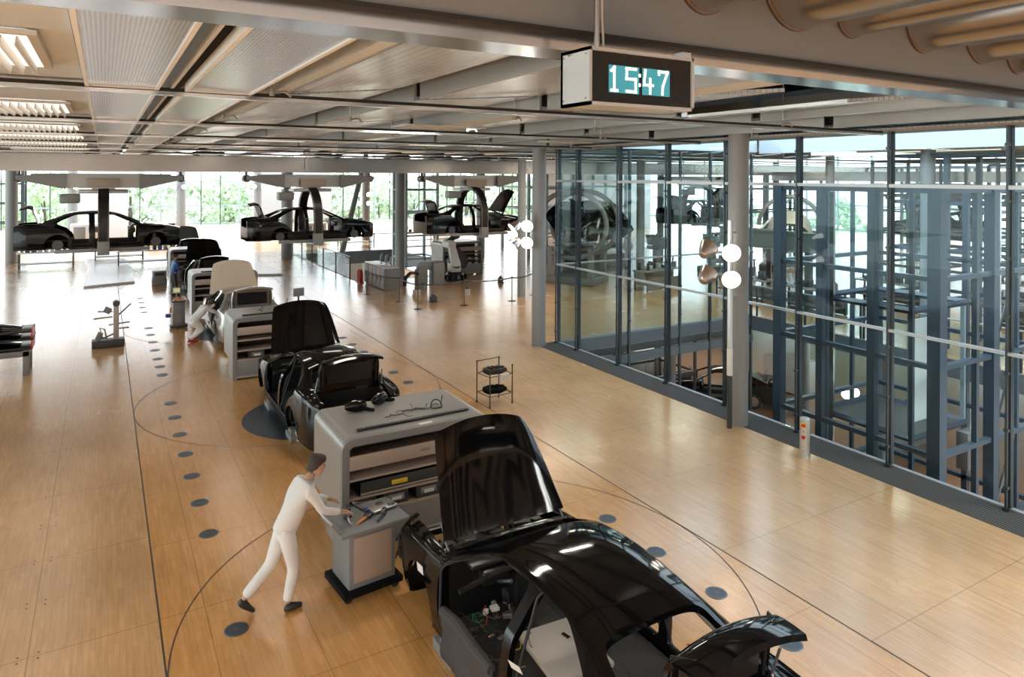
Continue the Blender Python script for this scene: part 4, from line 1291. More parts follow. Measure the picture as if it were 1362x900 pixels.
def person(loc, rz, label, J, top='cloth_white', legs='cloth_white', shoes='shoe', hair='hair', fingers=True):
    """J: joints in local metres, X forward, Z up"""
    r = empty('person', loc, rz, label, 'person')
    V = lambda k: tuple(J[k])
    def mid(a, b, t): return tuple(J[a][i] + (J[b][i] - J[a][i]) * t for i in range(3))
    pel, che, nek, hd = V('pelvis'), V('chest'), V('neck'), V('head')
    ch = [[(pel, .10), (mid('pelvis', 'chest', .5), .10), (che, .11), (nek, .05), (mid('neck', 'head', .45), .052)]]
    for s_ in 'lr':
        ch.append([(che, .11), (V('sh' + s_), .050), (mid('sh' + s_, 'el' + s_, .5), .042), (V('el' + s_), .036), (mid('el' + s_, 'wr' + s_, .5), .033), (V('wr' + s_), .024)])
        ch.append([(pel, .10), (V('hp' + s_), .078), (mid('hp' + s_, 'kn' + s_, .5), .068), (V('kn' + s_), .052), (mid('kn' + s_, 'an' + s_, .4), .046), (V('an' + s_), .032)])
    # hands as part of the same surface
    for s_ in 'lr':
        w = Vector(V('wr' + s_)); e = Vector(V('el' + s_)); d = (w - e).normalized()
        side = Vector((0, 1, 0)) - d * d.y; side.normalize()
        dn = d.cross(side).normalized()
        if dn.z > 0: dn = -dn
        palm = w + d * .055
        ch.append([(tuple(w), .024), (tuple(palm), (.034, .018))])
        if fingers:
            for k, (off, L) in enumerate(((-.030, .060), (-.010, .070), (.010, .066), (.028, .052))):
                a = palm + side * off * .8 + d * .03
                b_ = a + d * L * .45 + dn * .008; c = b_ + d * L * .25 + dn * L * .35
                ch.append([(tuple(palm), (.034, .018)), (tuple(a), .010), (tuple(b_), .009), (tuple(c), .008)])
            sg = 1 if s_ == 'r' else -1
            a = w + d * .035 + side * .035 * sg; b_ = a + side * .022 * sg + d * .03; c = b_ + d * .025 + dn * .01
            ch.append([(tuple(palm), (.034, .018)), (tuple(a), .012), (tuple(b_), .010), (tuple(c), .009)])
    skin_body('body', ch, 'skin', r, 2)
    # head with face
    hv = Vector(hd); fwd = Vector(J.get('look', (1, 0, -.25))).normalized()
    up = (Vector(hd) - Vector(nek)).normalized(); up = (up - fwd * up.dot(fwd)).normalized(); lf = up.cross(fwd)
    M = Matrix((fwd, lf, up)).transposed().to_4x4(); M.translation = hv
    g = MB(); rings = []
    prof = [(-.115, .030, .03, .045), (-.10, .052, .048, .03), (-.075, .066, .056, .018), (-.045, .076, .066, .010), (-.015, .084, .071, .006), (.015, .089, .074, 0), (.045, .091, .075, -.004), (.075, .084, .070, -.006), (.10, .064, .056, -.008), (.115, .035, .032, -.008)]
    for z, rx, ry, ox in prof:
        ring = []
        for k in range(24):
            a = 2 * PI * k / 24; x = rx * math.cos(a) + ox; y = ry * math.sin(a)
            if math.cos(a) > .93 and -.05 < z < .03: x += .020 * (1 - abs(z + .012) / .045)           # nose
            if abs(abs(a if a < PI else a - 2 * PI) - .42) < .2 and 0 < z < .03: x -= .008      # eye sockets
            ring.append((x, y, z))
        rings.append(ring + [ring[0]])
    g.grid(rings); bmesh.ops.remove_doubles(g.bm, verts=g.bm.verts[:], dist=.0005); bmesh.ops.holes_fill(g.bm, edges=g.bm.edges[:])
    for sy in (-1, 1):
        g.lathe([(0, -.012), (.017, -.008), (.020, 0), (.012, .008), (0, .010)], (0, 0, 0), 10, Matrix.Translation((-.005, sy * .078, .0)) @ Matrix.Rotation(PI / 2, 4, 'X') @ Matrix.Scale(1.5, 4, (0, 1, 0)))
    bmesh.ops.transform(g.bm, matrix=M, verts=g.bm.verts[:])
    g.build('head', 'skin', r, 60)
    g = MB()
    for sy in (-1, 1): g.lathe([(0, -.008), (.008, 0), (0, .008)], (0, 0, 0), 8, Matrix.Translation((.079, sy * .03, .014)))
    bmesh.ops.transform(g.bm, matrix=M, verts=g.bm.verts[:]); g.build('eyes', 'shoe', r)
    g = MB(); g.box((.083, 0, -.052), (.006, .04, .008), None, .002); bmesh.ops.transform(g.bm, matrix=M, verts=g.bm.verts[:]); g.build('mouth', 'red', r)
    g = MB(); rings = []
    for z, q in ((-.06, .0), (-.02, .35), (.02, .55), (.06, .9), (.09, 1), (.118, .9), (.13, .3)):
        ring = []
        for k in range(20):
            a = 2 * PI * k / 20
            s2 = 1.12 if z < .11 else (.95 if z < .125 else .3)
            rx, ry = .092 * s2, .078 * s2
            x = rx * math.cos(a) - .012; y = ry * math.sin(a)
            lim = -.1 + .19 * q
            if x > lim: x = lim - .0
            ring.append((x, y, z))
        rings.append(ring + [ring[0]])
    g.grid(rings); bmesh.ops.remove_doubles(g.bm, verts=g.bm.verts[:], dist=.0005); bmesh.ops.holes_fill(g.bm, edges=g.bm.edges[:])
    bmesh.ops.transform(g.bm, matrix=M, verts=g.bm.verts[:]); g.build('hair', hair, r, 60)
    # clothes
    lowp = tuple(Vector(pel) - (Vector(che) - Vector(pel)).normalized() * .07)
    cj = [[(lowp, .135), (pel, .15), (mid('pelvis', 'chest', .5), .14), (che, .155), (mid('chest', 'neck', .8), .08)]]
    for s_ in 'lr':
        cj.append([(che, .155), (V('sh' + s_), .085), (mid('sh' + s_, 'el' + s_, .5), .060), (V('el' + s_), .052), (mid('el' + s_, 'wr' + s_, .85), .042)])
    skin_body('jacket', cj, top, r, 2)
    ct = [[(mid('pelvis', 'chest', .18), .125), (pel, .130)]]
    for s_ in 'lr':
        ct.append([(pel, .130), (V('hp' + s_), .102), (mid('hp' + s_, 'kn' + s_, .5), .090), (V('kn' + s_), .074), (mid('kn' + s_, 'an' + s_, .5), .068), (mid('kn' + s_, 'an' + s_, .93), .066)])
    skin_body('trousers', ct, legs, r, 2)
    for s_ in 'lr':
        an = Vector(V('an' + s_)); fw = Vector(J.get('toe' + s_, (1, 0, -.25))).normalized()
        q = [an + Vector((0, 0, -.0)), an + fw * .02 + Vector((0, 0, -.045)), an + fw * .10 + Vector((0, 0, -.045)), an + fw * .18 + Vector((0, 0, -.05))]
        heel = an - fw * .05 + Vector((0, 0, -.045))
        skin_body('shoe', [[(tuple(q[0]), .045), (tuple(q[1]), .048), (tuple(q[2]), (.046, .036)), (tuple(q[3]), (.036, .026))], [(tuple(q[1]), .048), (tuple(heel), .040)]], shoes, r, 1)
    return r

# worker pushing the tool cart, leaning forward in mid-stride
J = dict(pelvis=(.02, 0, .90), chest=(.22, 0, 1.27), neck=(.32, 0, 1.43), head=(.41, 0, 1.55), look=(1, 0, -.25),
         shl=(.25, .17, 1.34), ell=(.42, .22, 1.10), wrl=(.66, .20, 1.00), shr=(.25, -.17, 1.34), elr=(.40, -.22, 1.09), wrr=(.66, -.20, 1.00),
         hpl=(.02, .09, .86), knl=(-.10, .10, .50), anl=(-.42, .10, .19), hpr=(.02, -.09, .86), knr=(.10, -.10, .48), anr=(.02, -.10, .085), toel=(.75, 0, -.65), toer=(1, 0, -.02))
person((1.80, 8.30, 0), .12, 'person in white overalls leaning forward in mid-stride to push the tool cart', J)
# tool cart being pushed
r = empty('tool_cart', (2.76, 8.28, 0), .10, 'grey tool cart heaped with tools, pushed past the nearest cabinet', 'tool cart')
g = MB(); g.span((-.30, -.26, .14), (.30, .26, .80), .02); g.build('cart_body', 'grey_plastic', r)
g = MB(); g.span((-.24, -.272, .22), (.24, -.262, .74), .004); g.build('front_panel', 'shelf_tan', r)
g = MB(); g.span((-.38, -.32, .07), (.38, .32, .15), .02); g.build('base', 'black_matte', r)
g = MB(); g.span((-.42, -.33, .80), (.46, .33, .84), .01); g.build('top_tray', 'grey_plastic', r)
for sx in (-.3, .3):
    for sy in (-.24, .24):
        g = MB(); g.cyl((sx, sy - .02, .05), (sx, sy + .02, .05), .05, n=14); g.build('caster', 'rubber', r)
g = MB(); g.tube([(-.38, -.26, .84), (-.50, -.26, .97), (-.50, .26, .97), (-.38, .26, .84)], .016, 8); g.build('handle', 'steel_dull', r)
tl = [('hammer', 'red', .30, .05), ('pliers', 'blue', .16, .1), ('screwdriver', 'orange', -.05, -.12), ('drill', 'bin_dark', .18, -.16), ('wrench', 'chrome', -.18, .14), ('torch', 'steel_dull', -.22, -.05), ('file', 'brown_metal', .02, .22)]
for i, (nm, mm, x, y) in enumerate(tl):
    rr = empty('hand_tool', (2.76 + x * .9, 8.28 + y, .842), .3 * i, ['red handled hammer', 'blue pliers', 'orange screwdriver', 'black power drill', 'chrome wrench', 'silver torch', 'brown metal file'][i] + ' lying on the tool cart', 'tool', 'tools on the pushed cart')
    g = MB(); g.cyl((-.11, 0, .022), (.06, 0, .022), .016, n=10); g.build('grip', mm, rr)
    g = MB(); g.box((.10, 0, .03), (.09, .05 + .02 * (i % 3), .04 + .05 * (i == 3)), None, .008); g.build('tool_head', 'dark_metal', rr)
g = MB(); g.box((0, 0, 0), (.34, .22, .03), (0, 0, .2), .008); tag(g.build('tablet_case', 'steel_dull', loc=(3.02, 8.37, .865)), 'grey flat case on the right end of the pushed tool cart', 'case')
# worker bending beside the silver car
J2 = dict(pelvis=(0, 0, .62), chest=(.32, 0, .92), neck=(.45, 0, 1.02), head=(.56, 0, 1.06), look=(1, 0, -.6),
          shl=(.34, .17, .98), ell=(.56, .20, .86), wrl=(.76, .14, .80), shr=(.34, -.17, .98), elr=(.56, -.20, .84), wrr=(.76, -.14, .76),
          hpl=(0, .09, .58), knl=(.30, .16, .42), anl=(.06, .16, .09), hpr=(0, -.09, .58), knr=(.26, -.12, .34), anr=(-.16, -.10, .09), toel=(1, 0, 0), toer=(1, 0, -.1))
person((2.32, 22.9, 0), .25, 'person in white overalls and red shoes crouching beside the silver car', J2, shoes='red')
J3 = dict(pelvis=(0, 0, .93), chest=(.04, 0, 1.3), neck=(.05, 0, 1.47), head=(.07, 0, 1.60), look=(1, 0, -.3),
          shl=(.04, .19, 1.38), ell=(.10, .24, 1.10), wrl=(.32, .16, 1.08), shr=(.04, -.19, 1.38), elr=(.10, -.24, 1.10), wrr=(.32, -.16, 1.08),
          hpl=(0, .09, .88), knl=(.03, .10, .48), anl=(-.02, .10, .085), hpr=(0, -.09, .88), knr=(.06, -.10, .48), anr=(.04, -.10, .085), toel=(1, .1, 0), toer=(1, -.1, 0))
person((2.50, 31.9, 0), .3, 'person in dark blue standing at the black car behind the third cabinet', J3, 'blue', 'shoe', fingers=False)
person((24.6, 29.6, 0), -2.4, 'person in white walking behind the two glass walls', J3, 'cloth_white', 'cloth_white', fingers=False)
# white protective seat covers in the silver car
r = empty('seat_cover', (3.35, 23.4, .3), 0, 'white cloth covers draped out of the silver car on its left side', 'cover')
g = MB(); V = []
for i in range(9):
    V.append([(-.42 - .10 * math.sin(j * .7 + i * .5) - (.04 * j), -.55 + i * .13 + .02 * math.sin(j), .75 - .085 * j + .02 * math.sin(i * 1.7)) for j in range(7)])
g.grid(V); o = g.build('cloth', 'cloth_white', r, 60); sm = o.modifiers.new('s', 'SOLIDIFY'); sm.thickness = .02; bake_mods(o)

# ------------------------------------------------------------------ bollard
r = empty('bollard', (10.86, 8.16, 0), 0, 'short silver bollard with red symbols standing by the glass wall', 'bollard')
g = MB(); g.lathe([(0, 0), (.10, 0), (.10, .012), (.088, .014), (.088, .685), (.08, .695), (0, .70)], n=32); g.build('post', 'alu', r)
for z, m_, nm in ((.58, 'red', 'call_button'), (.37, 'red', 'round_symbol')):
    ang = math.atan2(-8.16, -10.86) - .25
    M = Matrix.Rotation(ang, 4, 'Z') @ Matrix.Translation((.088, 0, z)) @ Matrix.Rotation(PI / 2, 4, 'Y')
    if nm == 'call_button':
        g = MB(); g.box((0, 0, 0), (.05, .07, .012), None, .01)
    else:
        g = MB(); g.lathe([(0, .008), (.034, .008), (.036, -.004), (0, -.004)], n=20)
    bmesh.ops.transform(g.bm, matrix=M, verts=g.bm.verts[:]); g.build(nm, m_, r)
g = MB(); g.box((0, 0, 0), (.08, .10, .004)); bmesh.ops.transform(g.bm, matrix=Matrix.Rotation(ang, 4, 'Z') @ Matrix.Translation((.087, 0, .58)) @ Matrix.Rotation(PI / 2, 4, 'Y'), verts=g.bm.verts[:]); g.build('button_plate', 'label_yellow', r)
g = MB(); g.cyl((0, 0, 0), (0, 0, .008), .008, n=8); bmesh.ops.transform(g.bm, matrix=Matrix.Rotation(ang, 4, 'Z') @ Matrix.Translation((.086, 0, .13)) @ Matrix.Rotation(PI / 2, 4, 'Y'), verts=g.bm.verts[:]); g.build('key_lock', 'shoe', r)
g = MB()
for a, b_ in (((0, .03), (0, -.03)), ((0, .03), (-.02, .0)), ((0, .03), (.02, .0))):
    pass
g.box((0, 0, 0), (.05, .012, .003)); bmesh.ops.transform(g.bm, matrix=Matrix.Rotation(ang + .02, 4, 'Z') @ Matrix.Translation((.0885, 0, .475)) @ Matrix.Rotation(PI / 2, 4, 'Y'), verts=g.bm.verts[:]); g.build('thin_symbol', 'red', r)

# ------------------------------------------------------------------ spotlight clusters
def spot(loc, d, label, grp, s=1.0, pole=None, light=0):
    s *= .9
    r = empty('spotlight', loc, 0, label, 'spotlight', grp)
    M = Matrix.Translation((0, 0, 0)) @ Vector(d).to_track_quat('Z', 'Y').to_matrix().to_4x4()
    g = MB(); g.lathe([(0, -.20 * s), (.07 * s, -.20 * s), (.10 * s, -.17 * s), (.17 * s, .0), (.205 * s, .10 * s), (.21 * s, .12 * s), (.195 * s, .12 * s), (.16 * s, .02 * s), (.0, .0)], n=32, M=M); g.build('lamp_housing', 'lamp_body', r)
    g = MB(); g.lathe([(0, .112 * s), (.19 * s, .112 * s), (.19 * s, .105 * s), (0, .105 * s)], n=32, M=M); g.build('lamp_glass', 'lamp_glow', r)
    if light:
        ld = bpy.data.lights.new('spot_beam', 'SPOT'); ld.energy = light; ld.spot_size = math.radians(130); ld.spot_blend = .6; ld.shadow_soft_size = .15; ld.color = (1, .88, .72)
        lo = bpy.data.objects.new('spot_beam', ld); COL.objects.link(lo); lo.parent = r
        lo.location = Vector(d).normalized() * .16 * s; lo.rotation_euler = (-Vector(d)).to_track_quat('Z', 'Y').to_euler()
    g = MB(); g.tube([tuple(M @ Vector((.14 * s, 0, -.02))), tuple(M @ Vector((.14 * s, 0, -.02)) * .5 + (Vector(pole) - Vector(loc)) * .5), tuple(Vector(pole) - Vector(loc))], .02 * s, 6); g.build('bracket', 'steel_dull', r)
    return r
CP = (10.66, 9.72)
r = empty('lamp_pole', (CP[0], CP[1], 0), 0, 'slim vertical pole carrying the four spotlights beside the near column', 'lamp pole')
g = MB(); g.cyl((0, 0, 1.1), (0, 0, 4.15), .055, n=20); g.build('pole', 'alu', r)
g = MB(); g.cyl((0, 0, .06), (0, 0, 1.12), .05, n=16); g.build('lower_pole', 'mullion', r)
g = MB(); g.cyl((0, 0, 1.10), (0, 0, 1.62), .058, n=20); g.build('white_sleeve', 'label_white', r)
for z in (1.4, 2.6, 3.9):
    g = MB(); g.tube([(0, 0, z), (.26, .10, z)], .02, 6); g.build('wall_bracket', 'steel_dull', r)
tocam = Vector((-.62, -.70, -.22)); away = Vector((.62, .12, .42))
spot((10.50, 9.56, 3.56), tocam, 'upper glowing spotlight on the near column', 'spotlights beside the near column', pole=(CP[0], CP[1], 3.5), light=0)
spot((10.50, 9.56, 3.05), tocam, 'lower glowing spotlight on the near column', 'spotlights beside the near column', pole=(CP[0], CP[1], 3.1), light=0)
spot((10.10, 9.80, 3.58), away, 'upper bronze spotlight seen from behind, left of the near column', 'spotlights beside the near column', pole=(CP[0], CP[1], 3.5))
spot((10.10, 9.80, 3.08), away, 'lower bronze spotlight seen from behind, left of the near column', 'spotlights beside the near column', pole=(CP[0], CP[1], 3.1))
CP2 = (10.80, 17.35)
r = empty('lamp_pole', (CP2[0], CP2[1], 0), 0, 'slim pole with spotlights beside the corner column', 'lamp pole')
g = MB(); g.cyl((0, 0, 2.9), (0, 0, 3.9), .04, n=14); g.build('pole', 'alu', r)
g = MB(); g.tube([(0, 0, 3.4), (.13, .05, 3.4)], .03, 6); g.build('wall_bracket', 'steel_dull', r)
aw2 = Vector((-.75, .1, -.62))
spot((10.60, 17.25, 3.58), tocam, 'upper glowing spotlight on the corner column', 'spotlights beside the corner column', pole=(CP2[0], CP2[1], 3.5), light=0)
spot((10.60, 17.25, 3.10), tocam, 'lower glowing spotlight on the corner column', 'spotlights beside the corner column', pole=(CP2[0], CP2[1], 3.1), light=0)
spot((10.24, 17.35, 3.55), aw2, 'upper bronze spotlight turned down to the left by the corner column', 'spotlights beside the corner column', pole=(CP2[0], CP2[1], 3.5))
spot((10.24, 17.35, 3.07), aw2, 'lower bronze spotlight turned down to the left by the corner column', 'spotlights beside the corner column', pole=(CP2[0], CP2[1], 3.1))
far = [((17.3, 52.3, 0), 'left of the round column behind the desk', 3.2), ((5.0, 59.6, 0), 'at the pale column behind the left hanging car', 4.4), ((-2.1, 59.6, 0), 'at the pale column above the leftmost car trunk', 4.4), ((10.9, 59.6, 0), 'above the trunk of the middle hanging car', 4.4), ((9.4, 42.6, 0), 'beside the white column inside the middle hanging car', 4.0), ((22.4, 59.6, 0), 'at the far windows right of the slanted column', 4.4), ((24.0, 44.0, 0), 'behind the glass, far beyond the tipped car', 3.4)]
for (p, l, z) in far:
    for a, sx in (('left', -.32), ('right', .32)):
        for bb_, dz in (('upper', .34), ('lower', -.34)):
            spot((p[0] + sx, p[1], z + dz), Vector((-.3 if a == 'left' else .3, -.9, -.1)), '%s %s glowing lamp of the cluster %s' % (bb_, a, l), 'distant spotlight clusters on the columns', .95, pole=(p[0], p[1] + .2, z + dz * .6))

# ------------------------------------------------------------------ clock
r = empty('digital_clock', (2.15, 2.9, 5.37), 0, 'grey box clock with lit digits reading 15:47, hanging from a pipe', 'clock')
cw, chh, cd = .735, .30, .26
g = MB(); g.span((0, 0, 0), (cw, cd, .018)); g.span((0, 0, chh - .018), (cw, cd, chh)); g.span((0, 0, 0), (.018, cd, chh)); g.span((cw - .018, 0, 0), (cw, cd, chh)); g.span((0, cd - .02, 0), (cw, cd, chh)); g.build('clock_case', 'clock_case', r)
g = MB(); g.span((.018, .012, .018), (cw - .018, .018, chh - .018)); fc = g.build('face_plate', 'clock_face', r)
for xx, zz in ((-.001, .03), (-.001, chh - .03), (-.001, .03), (-.001, chh - .03)):
    pass
for yy in (.03, cd - .03):
    for zz in (.035, chh - .035):
        g = MB(); g.cyl((-.003, yy, zz), (.002, yy, zz), .004, n=8); g.build('screw', 'dark_metal', r)
g = MB(); g.tube([(-.002, cd - .07, chh - .02), (-.006, cd - .085, chh - .03), (-.006, cd - .1, chh - .02)], .003, 5); g.build('cable_clip', 'grey_plastic', r)
X0, Z0, SW, SH = .135, .072, .425, .145
for a, b_ in ((X0, X0 + .205), (X0 + .228, X0 + SW)):
    g = MB(); g.span((a, .010, Z0), (b_, .013, Z0 + SH)); g.build('display_panel', 'lcd_teal', r)
def digit(segs, x, w=.062):
    g = MB(); t = .014
    for (a, b_) in segs:
        ax, az = x + a[0] * w, Z0 + .012 + a[1] * (SH - .024); bx, bz = x + b_[0] * w, Z0 + .012 + b_[1] * (SH - .024)
        L = math.hypot(bx - ax, bz - az) + t; an = math.atan2(bz - az, bx - ax)
        g.box(((ax + bx) / 2, .0085, (az + bz) / 2), (L, .002, t), (0, -an, 0))
    g.build('digit', 'lcd_digit', r)
digit([((.5, 0), (.5, 1)), ((.5, 1), (.18, .85)), ((.2, 0), (.8, 0))], X0 + .004)
digit([((1, 1), (0, 1)), ((0, 1), (0, .55)), ((0, .55), (1, .55)), ((1, .55), (1, 0)), ((1, 0), (0, 0))], X0 + .118)
digit([((.15, 1), (0, .35)), ((0, .35), (1, .35)), ((.7, .62), (.7, 0))], X0 + .238)
digit([((0, 1), (0, .88)), ((0, 1), (1, 1)), ((1, 1), (.45, .35)), ((.45, .35), (.4, 0))], X0 + .345)
for zz in (.35, .7):
    g = MB(); g.box((X0 + .208, .0085, Z0 + SH * zz), (.012, .002, .018)); g.build('colon_dot', 'lcd_digit', r)
g = MB(); g.cyl((.16, .15, chh), (.16, .15, 2.6), .017, n=14); g.cyl((.16, .15, chh), (.16, .15, chh + .03), .035, n=14); g.build('hanger_pipe', 'duct', r)
g = MB(); g.tube([(.185, .13, chh + .0), (.190, .13, chh + .06), (.184, .135, chh + .2), (.184, .135, 2.5)], .006, 6); g.build('cable', 'beige_board', r)
g = MB(); g.span((cw - .06, .03, chh), (cw + .005, .1, chh + .035)); g.span((cw, .06, -.03), (cw + .008, .1, chh + .02)); g.build('side_bracket', 'alu', r)
g = MB(); g.span((cw - .07, .05, -.035), (cw + .01, .10, -.03)); g.build('lower_bracket', 'brown_metal', r)

# ------------------------------------------------------------------ ducts out of the near fascia
for i, (x, z, rr) in enumerate(((3.28, 6.26, .22), (4.16, 6.36, .33), (4.78, 6.20, .155), (5.72, 6.24, .22), (6.62, 6.28, .27), (7.25, 6.16, .19), (7.9, 6.34, .24), (8.8, 6.25, .22))):
    r = empty('ventilation_duct', (x, 3.22, z), 0, ['leftmost metal duct above the clock, cut by the picture top', 'widest metal duct, second from the left at top right', 'thin metal duct between the widest one and the middle one', 'metal duct in the middle of the group at top right', 'fifth metal duct from the left, beside the picture edge', 'smallest looking duct nearest the right picture edge', 'duct beyond the right picture edge', 'outermost duct beyond the right picture edge'][i], 'duct', 'metal ducts through the near wall')
    g = MB(); g.cyl((0, 0, 0), (0, -8.5, .0), rr, n=48, caps=False); g.build('duct_pipe', 'duct', r)
    g = MB(); g.lathe([(rr, 0), (rr + .015, 0), (rr + .015, .02), (rr, .02)], n=48, M=Matrix.Rotation(PI / 2, 4, 'X')); g.build('wall_collar', 'brown_metal', r)
    for k in range(4):
        g = MB(); g.lathe([(rr, 0), (rr + .006, .003), (rr + .006, .02), (rr, .023)], n=48, M=Matrix.Translation((0, -1.3 - 1.9 * k, 0)) @ Matrix.Rotation(PI / 2, 4, 'X')); g.build('seam_band', 'duct', r)

# ------------------------------------------------------------------ louvre lamps and sprinklers in the ceiling
nm = ['nearest', 'second', 'third', 'fourth', 'fifth', 'sixth']
for i, (x, y) in enumerate(LOUVRES[:6]):
    r = empty('louvre_lamp', (x, y, 5.78), 0, '%s louvred ceiling lamp at the left picture edge' % nm[i], 'ceiling lamp', 'louvred lamps in the left ceiling field')
    yy = 0
    g = MB(); g.span((-1.05, -.74, 0.0), (-1.0, .74, .03)); g.span((1.0, -.74, 0.0), (1.05, .74, .03)); g.span((-1.0, -.74, 0.001), (1.0, -.69, .029)); g.span((-1.0, .69, 0.001), (1.0, .74, .029)); g.build('lamp_frame', 'louvre', r)
    for k in range(26):
        g = MB(); g.box((-.95 + k * .076, 0, -.03), (.01, 1.38, .055), (0, .15, 0)); g.build('louvre_blade', 'louvre', r)
    g = MB(); g.span((-1.0, -.7, .008), (1.0, .7, .012)); g.build('diffuser', 'louvre_glow', r)
for i, (x, y) in enumerate(LOUVRES[6:]):
    r = empty('strip_lamp', (x, y, 5.80), 0, 'flat lit ceiling lamp %s, %s bay from the front' % ('near the right glass' if x > 5 else 'above the assembly line', nm[i // 2]), 'ceiling lamp', 'flat lamps in the plank ceiling')
    g = MB(); g.span((-.6, -.16, 0.02), (.6, .16, .06), .006); g.build('lamp_frame', 'louvre', r)
    g = MB(); g.span((-.55, -.12, .012), (.55, .12, .02)); g.build('diffuser', 'louvre_glow', r)
rnd = random.Random(9)
for i, (x, y) in enumerate(((1.32, 6.6), (1.32, 9.6), (1.32, 12.6), (1.32, 15.9), (1.32, 19.0), (2.85, 9.2), (4.56, 7.75), (4.56, 12.2), (5.12, 10.2), (6.72, 8.9), (6.72, 13.0), (8.28, 6.6), (8.28, 10.8), (9.97, 8.6), (9.97, 14.2))):
    r = empty('sprinkler_head', (x, y, 5.72), rnd.uniform(-.6, .6), 'small sprinkler with side arm under the ceiling, ' + ['left of the planks, nearest', 'left of the planks, second', 'left of the planks, third', 'left of the planks, fourth', 'left of the planks, farthest', 'above the second black car', 'just left of the clock', 'above the small tube rack, farther one', 'below and behind the clock', 'right of the clock, nearer one', 'right of the clock, farther one', 'near the fascia at right', 'above the bollard row, middle', 'nearest the near column', 'nearest the corner column'][i], 'sprinkler', 'sprinklers under the ceiling')
    g = MB(); g.cyl((0, 0, .04), (0, 0, .6), .008, n=8); g.build('drop_pipe', 'steel_dull', r)
    g = MB(); g.cyl((0, 0, 0), (0, 0, .07), .022, n=10); g.tube([(0, 0, .03), (.12, 0, .045), (.17, 0, .0)], .013, 6); g.build('nozzle', 'cab_grey', r)

# ------------------------------------------------------------------ small pieces of equipment on the floor
# tubular rack with black parts
r = empty('tube_rack', (7.46, 13.50, 0), .12, 'small rack of thin dark tubes holding black parts on the open floor', 'rack')
hw_, hd_ = .30, .25
for (x, y, h) in ((-hw_, hd_, .93), (hw_, hd_, .93), (-hw_, -hd_, .80), (hw_, -hd_, .86)):
    g = MB(); g.cyl((x, y, 0), (x, y, h), .014, n=10); g.cyl((x, y, 0), (x, y, .05), .02, n=10); g.cyl((x, y, h - .03), (x, y, h), .022, n=10); g.build('post', 'dark_metal', r)
for z in (.24, .66):
    for a, b_ in (((-hw_, -hd_), (hw_, -hd_)), ((-hw_, hd_), (hw_, hd_)), ((-hw_, -hd_), (-hw_, hd_)), ((hw_, -hd_), (hw_, hd_))):
        g = MB(); g.cyl((*a, z), (*b_, z), .012, n=8); g.build('cross_tube', 'brown_metal', r)
g = MB(); g.cyl((-hw_, hd_, .915), (hw_, hd_, .915), .012, n=8); g.build('cross_tube', 'brown_metal', r)
for z, m_, l in ((.26, 'black_matte', 'black plastic part lying on the lower tubes of the small rack'), (.68, 'black_inner', 'dark metal part lying on the upper tubes of the small rack')):
    g = MB(); g.prism([(-.25, -.18), (.05, -.22), (.27, -.1), (.2, .08), (.02, .2), (-.22, .16), (-.28, .02)], 0, .09, 'z'); bmesh.ops.bevel(g.bm, geom=g.bm.edges[:], offset=.02, segments=2, affect='EDGES')
    for k in range(3): g.box((-.1 + .12 * k, .02, .1), (.05, .2, .04), (0, 0, .4 * k), .01)
    tag(g.build('trim_part', m_, loc=(7.46, 13.5, z)), l, 'car part')
g = MB(); g.box((0, 0, 0), (.2, .012, .15), (.1, 0, 0)); tag(g.build('paper_sheet', 'label_white', loc=(7.55, 13.2, .62)), 'white sheet hanging on the front of the small tube rack', 'paper')

# fixture trolley at left
r = empty('fixture_trolley', (.14, 23.45, 0), 0, 'fixture on a black base block with upright beam and probing arms, left of the line', 'fixture')
g = MB(); g.span((-.42, -.25, .02), (.40, .25, .20), .01); g.build('base_block', 'bin_dark', r)
g = MB(); g.span((.12, -.08, .2), (.26, .08, 1.22), .01); g.build('upright_beam', 'beige_board', r)
g = MB(); g.cyl((.19, -.1, 1.24), (.19, .1, 1.24), .09, n=16); g.build('top_hub', 'dark_metal', r)
for i, (pts, m_) in enumerate((([(.1, 0, .85), (-.35, 0, .83)], 'steel_dull'), ([(.1, 0, 1.0), (-.25, .05, 1.02)], 'steel_dull'), ([(.26, 0, .9), (.55, 0, 1.18)], 'grey_plastic'), ([(.0, 0, .62), (.52, 0, .66)], 'steel_dull'), ([(.26, 0, .5), (.5, 0, .5)], 'steel_dull'), ([(.2, 0, .38), (-.1, 0, .26), (-.3, 0, .24)], 'dark_metal'), ([(-.15, 0, .24), (-.22, 0, .55), (-.1, 0, .5), (-.05, 0, .24)], 'beige_board'))):
    g = MB(); g.tube(pts, .022, 8); g.lathe([(0, -.03), (.035, 0), (0, .03)], tuple(pts[-1]), 10); g.build('arm', m_, r)
g = MB(); g.box((-.03, 0, 1.05), (.18, .14, .16), (0, .5, 0), .01); g.build('gearbox', 'grey_plastic', r)
g = MB(); g.box((-.24, 0, .32), (.14, .2, .22), (0, .4, 0), .01); g.build('clamp_foot', 'cab_grey', r)

